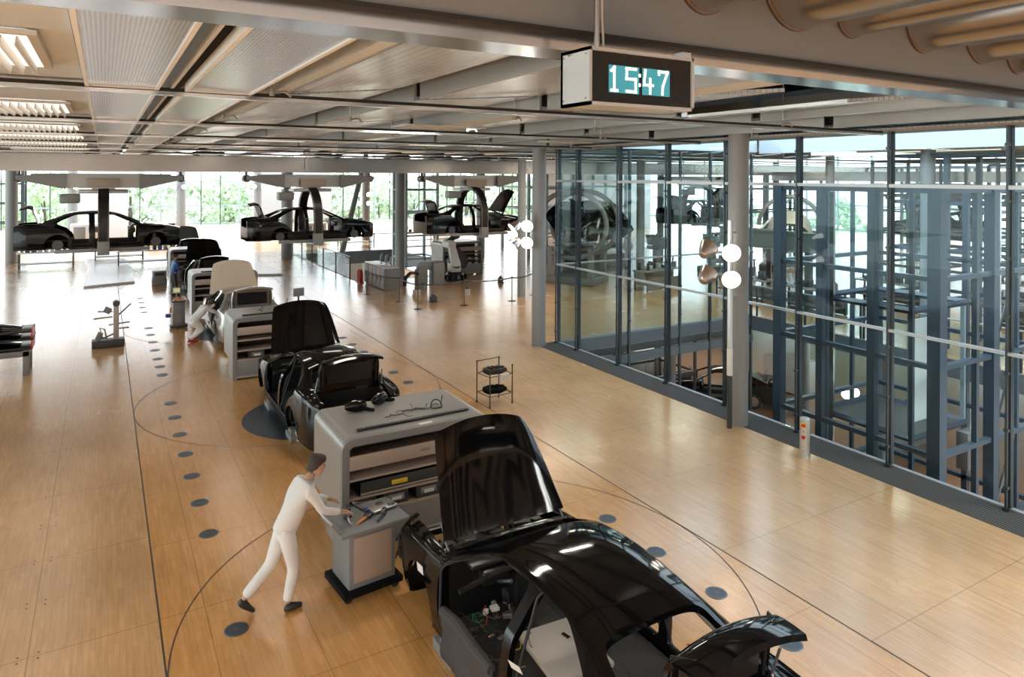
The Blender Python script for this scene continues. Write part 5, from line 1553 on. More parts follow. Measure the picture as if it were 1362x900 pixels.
# tool stand with small screen
r = empty('tool_stand', (2.12, 25.2, 0), 0, 'grey tool stand with small yellowish screen and orange tools, beside the third cabinet', 'tool stand')
g = MB(); g.span((-.25, -.2, .03), (.27, .2, .1), .01); g.build('base', 'bin_dark', r)
g = MB(); g.span((-.17, -.15, .1), (.19, .15, .86), .01); g.build('stand_body', 'cab_dark', r)
g = MB(); g.span((-.06, -.158, .2), (.09, -.150, .46)); g.build('paper_pocket', 'cab_grey', r)
g = MB(); g.span((-.22, -.2, .86), (.22, .2, .9)); g.build('tray', 'bin_dark', r)
g = MB(); g.cyl((-.05, .08, .9), (-.05, .08, 1.2), .018, n=8); g.box((-.05, .05, 1.22), (.24, .05, .2), None, .01); g.build('screen_case', 'grey_plastic', r)
g = MB(); g.span((-.145, .02, 1.15), (.045, .026, 1.29)); g.build('screen', 'screen_on', r)
for k in range(4):
    g = MB(); g.cyl((-.12 + .08 * k, -.08, .9), (-.10 + .08 * k, -.08, 1.0 + .02 * (k % 2)), .022, n=10); g.build('tool_grip', 'orange', r)
g = MB(); g.box((-.3, 0, .42), (.16, .12, .11), None, .01); g.build('blue_box', 'blue', r)
g = MB(); g.cyl((-.24, 0, .5), (-.22, 0, .68), .03, n=10); g.build('orange_bottle', 'orange', r)
# low grey pedestal beside third cabinet
r = empty('waste_bin', (2.2, 35.6, 0), 0, 'low grey bin with open shelf left of the farthest cabinet', 'bin')
g = MB(); g.span((-.3, -.3, 0), (.3, .3, .25), .01); g.build('bin_base', 'cab_dark', r)
g = MB(); g.span((-.28, -.28, .25), (.28, .28, .62), .02); g.build('bin_body', 'cab_grey', r)
g = MB(); g.span((-.2, -.3, .42), (.2, -.28, .56)); g.build('slot', 'cab_inside', r)
# black shelving trolley cut by left edge
r = empty('parts_trolley', (-2.85, 21.5, 0), 0, 'dark trolley loaded with stacked black car parts at the left picture edge', 'trolley')
for sx in (-1.2, 1.2):
    for sy in (-.38, .38):
        g = MB(); g.span((sx - .07, sy - .05, 0), (sx + .07, sy + .05, .62), .005); g.build('leg', 'cab_dark', r)
g = MB(); g.span((-1.27, -.43, .46), (1.27, .43, .60), .01); g.build('frame', 'cab_dark', r)
for k, z in enumerate((.64, .86, 1.05)):
    g = MB(); g.span((-1.27, -.45, z), (1.3 + .05 * (k % 2), .45, z + .05), .01); g.build('rack_shelf', 'black_inner', r)
g = MB(); g.span((1.30, -.42, .62), (1.33, .42, 1.12)); g.build('red_edge', 'red', r)
for k, z in enumerate((.695, .915, 1.105)):
    for q in range(2):
        g = MB(); rings = []
        for i in range(7):
            t = i / 6; x = -1.1 + 1.12 * q + t * 1.05
            rings.append([(x, .38 * math.cos(a), z + (.10 + .03 * (k == 2)) * (math.sin(a) if math.sin(a) > 0 else 0) * math.sin(PI * (t * .8 + .1))) for a in [PI * j / 8 for j in range(9)]])
        g.grid(rings); bmesh.ops.holes_fill(g.bm, edges=g.bm.edges[:])
        tag(g.build('bumper_part', 'paint_black', loc=(-2.85, 21.5, 0)), 'black curved car part on the %s level of the left trolley, %s' % (['lowest', 'middle', 'top'][k], ['left one', 'right one'][q]), 'car part', 'black parts stacked on the left trolley')
# white machine corner at left edge
r = empty('white_cabinet', (-2.48, 16.1, 0), 0, 'corner of a low white cabinet cut by the left picture edge', 'cabinet')
g = MB(); g.span((-.8, -.9, 0), (.72, .9, .52), .03); g.build('cabinet_body', 'white_plastic', r)
g = MB(); g.span((-.7, -.92, .1), (.6, -.9, .42), .005); g.build('front_door', 'white_gloss', r)

# barrier posts with tape
bp = [(9.59, 28.51), (10.15, 26.19), (10.18, 24.38), (12.04, 24.23), (14.14, 24.18), (15.6, 24.9)]
nmb = ['beside the desk', 'second from the desk', 'at the front corner', 'in front of the robot', 'in front of the robot shelf', 'by the slim column']
p0 = None
for i, (x, y) in enumerate(bp):
    l = 'thin barrier post ' + nmb[i]
    if p0 is None:
        p0 = empty('barrier_post', (x, y, 0), 0, l, 'barrier post', 'barrier posts round the robot')
        g = MB(); g.lathe([(0, 0), (.16, 0), (.16, .01), (.03, .025), (.018, .04), (.018, .93), (.028, .93), (.028, .98), (0, .985)], n=18); g.build('post', 'dark_metal', p0)
    else: copy_tree(p0, (x, y, 0), 0, l)
for i in range(5):
    a, b_ = bp[i], bp[i + 1]
    g = MB(); N = 6
    V = [[(a[0] + (b_[0] - a[0]) * k / N, a[1] + (b_[1] - a[1]) * k / N, z - .06 * math.sin(PI * k / N)) for k in range(N + 1)] for z in (.90, .95)]
    g.grid(V); o = g.build('barrier_tape', 'dark_metal'); sm = o.modifiers.new('s', 'SOLIDIFY'); sm.thickness = .006; bake_mods(o)
    tag(o, 'dark tape from the post %s to the next post' % nmb[i], 'barrier tape', 'tapes between the barrier posts')

# desk with monitors
r = empty('control_desk', (10.8, 30.2, 0), 0, 'long grey desk with wooden door fronts behind the barrier', 'desk')
g = MB(); g.span((-.3, -1.35, .96), (.36, 1.35, 1.0), .008); g.build('desk_top', 'white_plastic', r)
g = MB(); g.span((-.26, -1.32, .02), (.33, 1.32, .96)); g.build('desk_body', 'cab_dark', r)
for k in range(5):
    g = MB(); g.span((-.29, -1.28 + k * .53, .06), (-.262, -.80 + k * .53, .92), .005); d_ = g.build('door', 'shelf_tan' if k % 2 else 'cab_grey', r)
    g = MB(); g.span((-.31, -.88 + k * .53, .4), (-.29, -.84 + k * .53, .6)); g.build('handle', 'shoe', d_)
g = MB(); g.span((-.2, -1.35, .1), (.28, -1.322, .9), .008); g.build('end_panel', 'cab_dark', r)
for k in range(3):
    q = empty('monitor', (10.95, 29.3 + k * .62, 1.0), -.5, ['right flat monitor on the control desk', 'middle flat monitor on the control desk', 'left flat monitor on the control desk'][k], 'monitor', 'monitors on the control desk')
    g = MB(); g.box((0, 0, .28), (.04, .42, .32), (0, .12, 0), .008); g.build('monitor_case', 'grey_plastic', q)
    g = MB(); g.box((-.024, 0, .28), (.004, .38, .28), (0, .12, 0)); g.build('screen', 'screen_blue', q)
    g = MB(); g.cyl((0, 0, .01), (0, 0, .15), .02, n=8); g.cyl((0, 0, 0), (0, 0, .012), .1, n=16); g.build('stand', 'grey_plastic', q)
r = empty('extinguisher_box', (10.35, 31.75, 0), 0, 'red fire extinguisher standing at the left end of the desk', 'extinguisher')
for y in (-.12, .12):
    g = MB(); g.lathe([(0, 0), (.09, 0), (.1, .05), (.1, .5), (.05, .6), (0, .6)], (0, y, 0), 16); g.build('red_cylinder', 'red', r)
g = MB(); g.span((-.12, -.24, 0), (.12, .24, .04)); g.span((-.1, -.02, .04), (.1, .02, .62)); g.build('holder', 'red', r)

# robot
r = empty('industrial_robot', (14.55, 30.3, 0), 0, 'jointed robot with black base and pale arm under the third hanging car', 'robot')
g = MB(); g.lathe([(0, 0), (.55, 0), (.55, .05), (.5, .08), (.46, .28), (.36, .40), (0, .42)], n=20); g.build('base_ring', 'black_inner', r)
for k in range(10):
    a = 2 * PI * k / 10; g = MB(); g.box((.5 * math.cos(a), .5 * math.sin(a), .18), (.12, .1, .22), (0, 0, a), .02); g.build('base_bolt_block', 'black_matte', r)
g = MB(); g.span((-.3, -.28, .4), (.22, .28, .9), .08); g.build('shoulder', 'white_plastic', r)
g = MB(); g.cyl((-.05, -.36, .85), (-.05, .36, .85), .25, n=24); g.build('shoulder_joint', 'bin_dark', r)
g = MB(); g.prism(round_poly([(-.30, .7), (.16, .7), (-.18, 1.75), (-.5, 1.75)], .12), -.38, -.22, 'y'); g.build('lower_arm', 'white_plastic', r)
g = MB(); g.prism(round_poly([(-.1, .5), (.55, .6), (.5, 1.15), (.1, 1.6), (-.25, 1.95), (-.4, 1.7)], .12), -.2, .2, 'y'); g.build('cable_cover', 'black_inner', r)
g = MB(); g.cyl((-.35, -.42, 1.75), (-.35, .3, 1.75), .2, n=20); g.build('elbow_joint', 'white_plastic', r)
g = MB(); g.tube([(-.35, 0, 1.8), (-.1, 0, 2.05), (.2, 0, 2.12)], [.16, .13, .11], 14); g.build('upper_arm', 'bin_dark', r)
# pedestal and cable chains near robot
r = empty('pedestal_box', (12.9, 29.6, 0), 0, 'grey pedestal box with black hoses left of the robot', 'machine box')
g = MB(); g.span((.1, -.3, 0), (.65, .25, 1.02), .02); g.build('front_box', 'cab_grey', r)
g = MB(); g.span((-.5, -.1, .7), (.65, .35, 1.05), .02); g.build('top_box', 'cab_grey', r)
g = MB(); g.span((-.6, -.1, 0), (-.1, .3, .72), .03); g.build('rear_box', 'cab_dark', r)
for k in range(2):
    g = MB(); g.tube([(-.55, -.1 + .2 * k, .55), (-.9, -.1 + .2 * k, .6), (-1.15, -.1 + .2 * k, .4), (-1.2, -.1 + .2 * k, .02)], .05, 8); g.build('hose', 'rubber', r)
for i, (x, y, m_, l) in enumerate(((11.25, 25.4, 'bin_dark', 'small dark box standing on the floor before the barrier tape'), (11.3, 27.2, 'beige_board', 'small beige box on the floor inside the barrier'), (12.1, 28.4, 'cab_dark', 'small grey device at the foot of the pedestal box'), (13.2, 26.3, 'beige_board', 'small pale device behind the middle barrier post'), (16.1, 28.6, 'bin_dark', 'small dark device on the floor right of the robot shelf'))):
    q = empty('floor_device', (x, y, 0), .3 * i, l, 'small device', 'small devices on the floor near the robot')
    g = MB(); g.box((0, 0, .13), (.26, .22, .22), None, .02); g.box((0, 0, .02), (.3, .26, .03)); g.build('device_body', m_, q)
    g = MB(); g.box((0, 0, .28), (.16, .1, .07), (0, .2, 0), .01); g.build('device_head', 'bin_dark', q)
q = copy_tree(cab, (15.65, 32.35, 0), 0, 'grey parts cabinet behind the robot', 'grey parts cabinets beyond the robot'); q.scale = (1.0, 1, 1.12)
q = copy_tree(cab, (21.6, 30.2, 0), -.15, 'grey parts cabinet behind the tipped car, right of the corner column', 'grey parts cabinets beyond the robot')
rnd = random.Random(4)
for i in range(10):
    o = copy_tree(bin0); o.location = (14.95 + (i % 5) * .36, 31.85, .516 + (.24 if i > 4 else 0)); o.scale = (.9, .9, .85)
    o['label'] = 'dark bin in the cabinet behind the robot, %s row, %s from the left' % (['lower', 'upper'][i // 5], ['first', 'second', 'third', 'fourth', 'fifth'][i % 5]); o['group'] = 'bins in the cabinet behind the robot'

r = empty('strip_lamp', (4.7, 10.4, 5.77), 0, 'added flat lamp in the plank ceiling above the second car, there to brighten the floor', 'ceiling lamp')  # invented fixture around the fill light added over the line
g = MB(); g.span((-.7, -.3, 0.0), (.7, .3, .03), .006); g.build('lamp_frame', 'louvre', r)
r = empty('strip_lamp', (9.2, 13.3, 5.77), 0, 'added flat lamp in the ceiling between clock and glass wall, there to brighten the floor', 'ceiling lamp')  # invented fixture for the added fill light near the glass
g = MB(); g.span((-.65, -.2, 0.0), (.65, .2, .03), .006); g.build('lamp_frame', 'louvre', r)
r = empty('tube_lamp', (7.3, 4.4, 6.52), 0, 'bright tube lamp inside the open ceiling bay right of the clock', 'ceiling lamp')
g = MB(); g.span((-.85, -.2, 0.0), (.85, .2, .05), .01); g.build('lamp_housing', 'louvre', r)
r = empty('ceiling_pipes', (6.6, 4.5, 6.3), 0, 'dark pipes and trays inside the open ceiling bay right of the clock', 'pipes')
for k in range(5):
    g = MB(); g.cyl((-1.6, -.7 + .3 * k, .1 * (k % 2)), (2.0, -.7 + .3 * k, .1 * (k % 2)), .05 + .02 * (k % 3), n=12); g.build('pipe', 'brown_metal' if k % 2 else 'dark_metal', r)

r = empty('support_box', (3.36, 13.62, 0.006), 0, 'low white box with yellow sticker under the rear of the second black car', 'box')
g = MB(); g.span((-.22, -.3, 0), (.3, .2, .17), .01); g.build('box_body', 'white_plastic', r)
g = MB(); g.span((-.2, -.305, .09), (-.12, -.300, .15)); g.build('yellow_sticker', 'label_yellow', r)
# ------------------------------------------------------------------ lift tower in the void, blue grey steel
TX0, TX1, TY0, TY1 = 13.40, 17.1, 7.24, 10.75
r = empty('lift_tower', (0, 0, 0), 0, 'blue grey steel lift tower standing in the void behind the right glass wall', 'lift tower')
def post(x, y, w, z0=-4.85, z1=4.86, par=r):
    g = MB(); g.span((x - w / 2, y - w / 2, z0), (x + w / 2, y + w / 2, z1)); g.build('tower_post', 'blue_steel', par)
post(TX0, TY0, .24); post(TX0, TY1, .2); post(TX1, TY0, .22); post(TX1, TY1, .22)
post(TX0, 8.5, .16); post(TX0, 9.68, .15); post(14.75, TY0, .10); post(15.35, TY0, .2); post(16.35, TY0, .08); post(TX1, 8.6, .12); post(15.2, TY1, .14); post(16.1, TY1, .08); post(TX0 + .5, 8.0, .08); post(TX0 + .5, 9.9, .08)
for z in (4.78, 3.1, 1.45, -.2, -1.85, -3.5):
    h = .09 if z < 4.5 else .14
    for a, b_ in (((TX0, TY0), (TX0, TY1)), ((TX0, TY0), (TX1, TY0)), ((TX1, TY0), (TX1, TY1)), ((TX0, TY1), (TX1, TY1))):
        g = MB(); g.span((min(a[0], b_[0]) - .06, min(a[1], b_[1]) - .06, z - h / 2), (max(a[0], b_[0]) + .06, max(a[1], b_[1]) + .06, z + h / 2)); g.build('tower_beam', 'blue_steel', r)
for k in range(4):
    z0 = -3.5 + 1.65 * k
    g = MB(); g.cyl((15.4, TY0, z0), (16.3, TY0, z0 + 1.65), .03, n=8); g.build('diagonal_brace', 'dark_metal', r)
for x, y in ((14.1, 7.7), (14.1, 9.9), (16.6, 7.7)):
    g = MB(); g.span((x - .03, y - .05, -4.8), (x + .03, y + .05, 4.7)); g.build('guide_rail', 'steel', r)
g = MB(); g.span((TX0 + .02, TY0 + .2, -4.8), (TX0 + .03, TY1 - .15, 4.7)); g.build('glass_panel', 'glass_rail', r)
r = empty('lift_cabin', (15.2, 9.2, .0), 0, 'glass and steel lift cabin inside the blue tower, halfway up', 'lift cabin')
for x in (-1.0, 1.0):
    for y in (-1.0, 1.0):
        g = MB(); g.span((x - .04, y - .04, -.3), (x + .04, y + .04, 2.3)); g.build('cabin_post', 'light_steel', r)
for z in (-.3, 2.3):
    g = MB(); g.tube([(-1.05, -1.05, z), (1.05, -1.05, z), (1.05, 1.05, z), (-1.05, 1.05, z)], .07, 4, closed=True); g.build('cabin_frame', 'blue_steel', r)
g = MB(); g.span((-.9, -1.0, .0), (-.1, -.98, 2.1)); g.build('door', 'white_plastic', r)
g = MB(); g.span((-1.0, -1.0, -.34), (1.0, 1.0, -.30)); g.build('cabin_floor', 'dark_metal', r)
for i, (x, y, z, w, h) in enumerate(((14.4, 10.2, -2.6, .5, .9), (16.0, 8.0, -1.2, .45, .8), (13.9, 8.9, -3.4, .4, .7))):
    q = empty('control_box', (x, y, z), 0, ['grey control box low in the lift tower, left one', 'grey control box high in the lift tower, right one', 'grey control box near the foot of the lift tower'][i], 'control box')
    g = MB(); g.span((-w / 2, -.12, 0), (w / 2, .12, h), .01); g.build('box_body', 'cab_grey', q)
    g = MB(); g.span((-w * .4, -.125, .06), (w * .4, -.12, h - .06)); d_ = g.build('door', 'cab_top', q)
    for k in range(3):
        g = MB(); g.tube([(-.1 + .1 * k, -.1, h), (-.1 + .1 * k, -.1, h + .5)], .015, 6); g.build('conduit', 'steel_dull', q)

# scaffolds of blue steel farther right (paint line, stores)
def scaffold(x, y, nx, ny, nz, dx, dy, dz, z0, label, m='blue_steel', w=.10, board=True):
    q = empty('steel_frame', (x, y, z0), 0, label, 'steel frame')
    for i in range(nx + 1):
        for j in range(ny + 1):
            g = MB(); g.span((i * dx - w / 2, j * dy - w / 2, 0), (i * dx + w / 2, j * dy + w / 2, nz * dz)); g.build('frame_post', m, q)
    for k in range(1, nz + 1):
        for i in range(nx + 1):
            g = MB(); g.span((i * dx - .04, 0, k * dz - .05), (i * dx + .04, ny * dy, k * dz + .05)); g.build('frame_beam', m, q)
        for j in range(ny + 1):
            g = MB(); g.span((0, j * dy - .04, k * dz - .05), (nx * dx, j * dy + .04, k * dz + .05)); g.build('frame_beam', m, q)
    return q
scaffold(22.5, 4.5, 2, 2, 4, 2.0, 1.9, 1.42, 0.0, 'blue steel frame in the hall behind the lift tower')
scaffold(21.4, 9.6, 1, 2, 4, 1.8, 1.7, 1.42, 0.0, 'narrow blue steel frame at the hall edge left of the lift tower', w=.14)
scaffold(30, 8, 2, 2, 4, 2.4, 2.2, 1.4, 0.0, 'blue steel frame far behind the lift tower', 'slab_edge')
scaffold(15.3, 38.5, 1, 1, 6, 2.0, 2.0, 1.35, -2.6, 'pale steel ladder frame rising from the floor opening behind the robot', 'light_steel', .14)
scaffold(22.5, 34.5, 1, 1, 4, 2.4, 2.0, 1.42, 0.0, 'pale steel frame behind the corner column', 'light_steel', .16)
scaffold(-7.5, 62, 1, 1, 4, 2.4, 2.0, 1.42, 0.0, 'dark steel frame at the far left behind the pale column', 'mullion', .2)
scaffold(28, 13, 2, 2, 4, 2.6, 2.4, 1.42, 0.0, 'grey steel frame in the middle of the right hall', 'slab_edge')
scaffold(40, 10, 2, 3, 4, 3.2, 3.0, 1.42, 0.0, 'large steel frame before the outer right windows', 'mullion', .16)
scaffold(44, 22, 2, 2, 4, 3.4, 3.0, 1.42, 0.0, 'large steel frame before the outer windows, farther left', 'slab_edge', .16)
scaffold(33, 29.5, 3, 1, 4, 2.6, 2.4, 1.42, 0.0, 'steel frame beyond the distant hanging car', 'mullion', .14)
scaffold(24, 40, 3, 1, 4, 3.0, 2.4, 1.42, 0.0, 'pale steel frame at the far windows behind the third car', 'light_steel', .16)
scaffold(17.6, 22.0, 2, 1, 3, 2.2, 2.2, 1.5, -4.85, 'steel frame on the lower floor under the glass', 'dark_metal', .10)

# workbenches loaded with parts
def bench(x, y, rz, z, label, grp, seed, blue=False):
    q = empty('workbench', (x, y, z), rz, label, 'workbench', grp)
    rr = random.Random(seed)
    g = MB(); g.span((-1.3, -.4, .82), (1.3, .4, .88), .01); g.build('bench_top', 'white_plastic' if blue else 'cab_top', q)
    for sx in (-1.2, 1.2):
        for sy in (-.34, .34):
            g = MB(); g.span((sx - .03, sy - .03, 0), (sx + .03, sy + .03, .82)); g.build('leg', 'dark_metal', q)
    g = MB(); g.span((-1.2, -.36, .25), (1.2, .36, .29)); g.build('lower_shelf', 'cab_dark', q)
    if not blue:
        g = MB(); g.span((-1.28, -.38, .02), (1.28, -.34, .5)); g.build('front_panel', 'cab_grey', q)
    for i in range(9):
        g = MB(); px_ = -1.1 + i * .27; hh = rr.uniform(.06, .34)
        g.box((px_, rr.uniform(-.2, .2), .88 + hh / 2), (rr.uniform(.1, .24), rr.uniform(.1, .3), hh), (0, 0, rr.uniform(-.5, .5)), .015)
        if rr.random() < .6: g.cyl((px_, 0, .9), (px_ + rr.uniform(-.1, .1), 0, 1.1 + rr.uniform(0, .35)), .02 + .03 * rr.random(), n=10)
        tag(None, None, None) if False else None
        o = g.build('assembly_part', rr.choice(['bin_dark', 'steel_dull', 'dark_metal', 'white_plastic', 'brown_metal', 'blue' if blue else 'black_inner', 'cab_grey']), q)
    return q
BL = [(22.9, 17.0, PI / 2, 0, 'workbench crowded with metal parts at the hall edge, behind the near column'), (23.0, 20.2, PI / 2, 0, 'workbench crowded with metal parts beyond the void, left of the near column'), (21.5, 23.8, .2, 0, 'grey workbench beyond both glass walls, in the middle of the panes'), (27.0, 24.5, 0, 0, 'grey workbench far beyond the glass corner'), (27.0, 16.5, PI / 2, 0, 'second row workbench behind the near column'), (26.5, 11.5, PI / 2, 0, 'workbench behind the lift tower on its left'), (31, 14, PI / 2, 0, 'far workbench behind the lift tower'), (25.5, 32.5, .1, 0, 'workbench beneath the distant hanging car'), (33, 26, 0, 0, 'far workbench by the outer windows'), (29.0, 5.0, PI / 2, 0, 'workbench far right behind the lift tower')]
for i, (x, y, rz, z, l) in enumerate(BL): bench(x, y, rz, z, l, 'workbenches in the right hall', i)
for i, (x, y, l) in enumerate(((-2.6, 44.5, 'bench with blue boxes under the left hanging car trunk'), (.8, 46.5, 'pale bench under the middle of the left hanging car'), (1.9, 43.2, 'bench with blue boxes left of the farthest cabinet'), (-6.3, 45.5, 'pale bench left of the pale column'), (15.5, 48.5, 'bench with white boxes beyond the floor opening'), (20.0, 48.0, 'bench beyond the steel ladder frame'))):
    bench(x, y, 0, 0, l, 'pale benches in the far hall', 40 + i, True)
for i, (x, y, l) in enumerate(((-1.0, 58, 'white machine housing behind the left hanging car'), (3.6, 57, 'pale machine housing seen through the left car door opening'), (-10, 55, 'white machine housing at the left edge of the hall'), (13.2, 52.0, 'white machine housing above the dark slab edge'), (24, 52, 'pale machine housing right of the ladder frame'))):
    q = empty('machine_housing', (x, y, 0), 0, l, 'machine')
    g = MB(); g.span((-1.0, -.6, .1), (1.0, .6, 1.5), .05); g.build('housing', 'white_plastic', q)
    g = MB(); g.span((-.8, -.62, .3), (-.1, -.6, 1.3), .01); g.build('door', 'cab_grey', q)
    g = MB(); g.span((.1, -.62, .9), (.8, -.6, 1.3), .01); g.build('window_panel', 'bin_dark', q)
    for sx in (-.8, .8):
        g = MB(); g.span((sx - .05, -.4, 0), (sx + .05, .4, .12)); g.build('foot', 'dark_metal', q)
# big overhead curtain wall panels and vertical blinds at the far left
q = struct(MB().span((-1.6, 64, 0), (1.7, 64.1, 5.9)).build('wall_panel', 'facade_pale'))
q = struct(MB().span((11.5, 62, 1.2), (17.5, 62.1, 5.9)).build('wall_panel', 'facade_pale'))
q = struct(MB().span((33, 52, 0), (46, 52.2, 5.9)).build('wall_panel', 'facade_pale'))
# gallery beam and covered car in the right hall
g = MB(); g.span((24.0, 17.6, 2.05), (24.3, 22.5, 2.75)); g.span((23.9, 17.6, 2.72), (24.4, 22.5, 2.80)); g.span((23.9, 17.6, 2.02), (24.4, 22.5, 2.08))
for y in (18.0, 22.2): g.span((24.05, y - .12, 0), (24.25, y + .12, 2.5))
tag(g.build('gallery_beam', 'slab_edge'), 'blue grey gallery beam crossing behind the near column', 'beam')
q = empty('covered_car', (27.6, 21.6, 2.0), -.91, 'beige covered car body with ring frame above the gallery beam', 'covered car')
g = MB(); rings = []
for i in range(13):
    d = i / 12 * CL
    h = max(.25, lerp_tab(TT, min(d, CL)) * 1.0)
    rings.append([(1.0 * math.cos(a) * (1 - .12 * abs(i - 6) / 6), YD(d), h * max(0, math.sin(a)) ** .6) for a in [PI * k / 14 for k in range(15)]])
g.grid(rings); bmesh.ops.holes_fill(g.bm, edges=g.bm.edges[:]); g.build('cover_cloth', 'beige_board', q, 60)
g = MB(); g.tube([(1.35 * math.cos(a), .0, .75 + 1.35 * math.sin(a)) for a in [PI * k / 18 for k in range(19)]], .10, 8); g.build('ring_arch', 'cab_grey', q)
g = MB(); g.tube([(-1.6, -1.2, .2), (.4, 1.6, 2.4)], .05, 8); g.build('white_lever', 'white_plastic', q)
g = MB(); g.span((-1.3, -2.2, -.12), (1.3, 2.2, .0)); g.span((-1.0, -.3, -2.2), (-.8, .3, -.1)); g.span((.8, -.3, -2.2), (1.0, .3, -.1)); g.build('stand', 'dark_metal', q)
# more hanging engines and carriers across the hall behind the glass
c = hung((34.5, 18.5, 2.0), -.4, 'dark car body in the far right hall behind the near column', 'black car bodies hanging from the overhead rail')
q = copy_tree(car0, (34.5, 18.5, -.28), PI / 2 - .4, 'hanging carrier over the car in the far right hall')
g = MB(); g.span((33.9, -6, 4.8), (34.9, 27.8, 5.3)); tag(g.build('conveyor_rail', 'duct'), 'second overhead rail running across the far right hall', 'rail')
for i, (x, y, l) in enumerate(((24.5, 27.2, 'engine on a grey stand seen behind the glass, left'), (27.6, 26.4, 'engine on a grey stand seen behind the glass, middle'), (31.0, 25.5, 'engine on a grey stand seen behind the glass, right'))):
    q = empty('engine_stand', (x, y, 0), .3 * i, l, 'engine stand', 'engine stands in the right hall')
    g = MB(); g.span((-.7, -.5, 0), (.7, .5, .35), .03); g.build('stand_base', 'cab_dark', q)
    g = MB(); g.span((-.15, -.15, .3), (.15, .15, 1.3)); g.build('stand_post', 'cab_grey', q)
    g = MB(); rr = random.Random(60 + i)
    g.box((0, 0, 1.6), (.9, .6, .6), (0, 0, .1), .06)
    for k in range(10): g.cyl((rr.uniform(-.45, .45), rr.uniform(-.35, .35), 1.5), (rr.uniform(-.5, .5), rr.uniform(-.4, .4), 2.0), rr.uniform(.04, .1), n=12)
    g.build('engine', 'dark_metal', q)
    g = MB(); g.cyl((-.5, -.1, 1.5), (-.85, -.1, 1.55), .14, n=16); g.build('pipe', 'steel', q)
# columns in the right hall
for i, (x, y) in enumerate(((21.5, 3.2), (21.5, 11.9), (29.0, 9.9), (29, 20.5), (37, 14), (22.8, 26.5), (37, 30), (30, 33))):
    bb = MB(); bb.cyl((0, 0, 0), (0, 0, 6.0), .2, n=28); o = bb.build('column', 'column', loc=(x, y, 0))
    tag(o, 'round grey column in the right hall, ' + ['at the far right edge', 'behind the lift tower corner', 'behind the blue steel frame', 'beyond the covered car', 'far behind the lift tower', 'behind the tipped car', 'by the distant rail', 'near the distant hanging car'][i], 'column', 'round grey columns of the hall')
# ceiling lamps in the right hall
for i in range(5):
    q = empty('strip_lamp', (25 + 4 * i, 14.0, 5.95), PI / 2, 'long lit tube lamp in the right hall, %s from the left' % ['first', 'second', 'third', 'fourth', 'fifth'][i], 'ceiling lamp', 'tube lamps in the right hall')
    g = MB(); g.span((-2.5, -.08, 0.0), (2.5, .08, .08)); g.build('lamp_frame', 'louvre', q)
    g = MB(); g.span((-2.45, -.05, -.03), (2.45, .05, 0.0)); g.build('diffuser', 'louvre_glow', q)

# railings
def railing(p0, p1, z, label, glass=True, grp='glass railings round the openings', n=3):
    q = empty('railing', (*p0, z), math.atan2(p1[1] - p0[1], p1[0] - p0[0]), label, 'railing', grp)
    L = math.hypot(p1[0] - p0[0], p1[1] - p0[1])
    for i in range(n + 1):
        x = L * i / n
        g = MB(); g.span((x - .025, -.03, 0), (x + .025, .03, 1.05)); g.build('railing_post', 'mullion', q)
    g = MB(); g.cyl((0, 0, 1.08), (L, 0, 1.08), .025, n=8); g.build('handrail', 'light_steel', q)
    if glass:
        g = MB(); g.span((.04, -.006, .08), (L - .04, .006, 1.0)); g.build('glass_infill', 'glass_rail', q)
    return q
railing((10.25, 44.8), (10.25, 33.0), 0, 'glass railing along the left side of the floor opening', n=5)
railing((10.3, 45.1), (17.0, 45.1), 0, 'railing on the far side of the floor opening', False, n=4)
railing((13.9, 36.05), (17.0, 36.05), 0, 'short railing behind the robot cabinet', False, n=2)
railing((20.35, 13.3), (20.35, 17.3), 0, 'blue railing along the hall edge behind the near column', True, n=2)
railing((20.35, -4), (20.35, 13.2), 0, 'long blue railing along the hall edge behind the lift tower', True, n=8)
# ------------------------------------------------------------------ lower floor
c = hung((23.6, 22.0, -4.83), .75, 'finished dark car parked on the lower floor, tail lights towards us', 'cars on the lower floor')
setpart(c, 'hood', rx=0, z=1.0); setpart(c, 'trunk_lid', rx=0)
for sx in (-1, 1):
    g = MB(); g.box((sx * .62, YD(5.03), .82), (.34, .10, .14), None, .03); g.build('tail_light', 'red', c)
    for dc in (.93, 3.85):
        g = MB(); g.cyl((sx * .70, YD(dc), .31), (sx * .92, YD(dc), .31), .32, n=28); wq = g.build('wheel', 'rubber', c)
        g = MB(); g.cyl((sx * .92, YD(dc), .31), (sx * .935, YD(dc), .31), .21, n=20); g.build('wheel_rim', 'steel', wq)
g = MB(); g.box((0, YD(5.06), .52), (1.4, .05, .05), None, .01); g.build('chrome_strip', 'chrome', c)
g = MB(); V = []
for d, z in ((3.7, 1.365), (3.95, 1.245), (4.28, 1.10)):
    V.append([(x, YD(d), z - .02 * abs(x)) for x in (-.6, -.3, 0, .3, .6)])
g.grid(V); g.build('rear_window', 'clock_face', c)
for i, (x, y, rz, l) in enumerate(((22.3, 25.6, .0, 'grey cabinet on the lower floor beside the parked car'), (27.5, 21.5, PI / 2, 'white cabinet on the lower floor right of the parked car'))):
    q = empty('floor_cabinet', (x, y, -4.85), rz, l, 'cabinet', 'cabinets on the lower floor')
    g = MB(); g.span((-1.0, -.6, .06), (1.0, .6, 1.5), .04); g.build('cabinet_body', 'cab_top' if i == 0 else 'white_plastic', q)
    g = MB(); g.span((-.95, -.55, 0), (.95, .55, .06)); g.build('plinth', 'dark_metal', q)
    for k in range(4):
        g = MB(); g.span((-.95 + .48 * k, -.62, .15), (-.52 + .48 * k, -.6, 1.4), .005); g.build('door', 'cab_grey', q)
    g = MB(); g.box((.1, .05, 1.56), (1.4, .8, .10), (0, 0, .1), .02); g.build('papers', 'label_white', q)
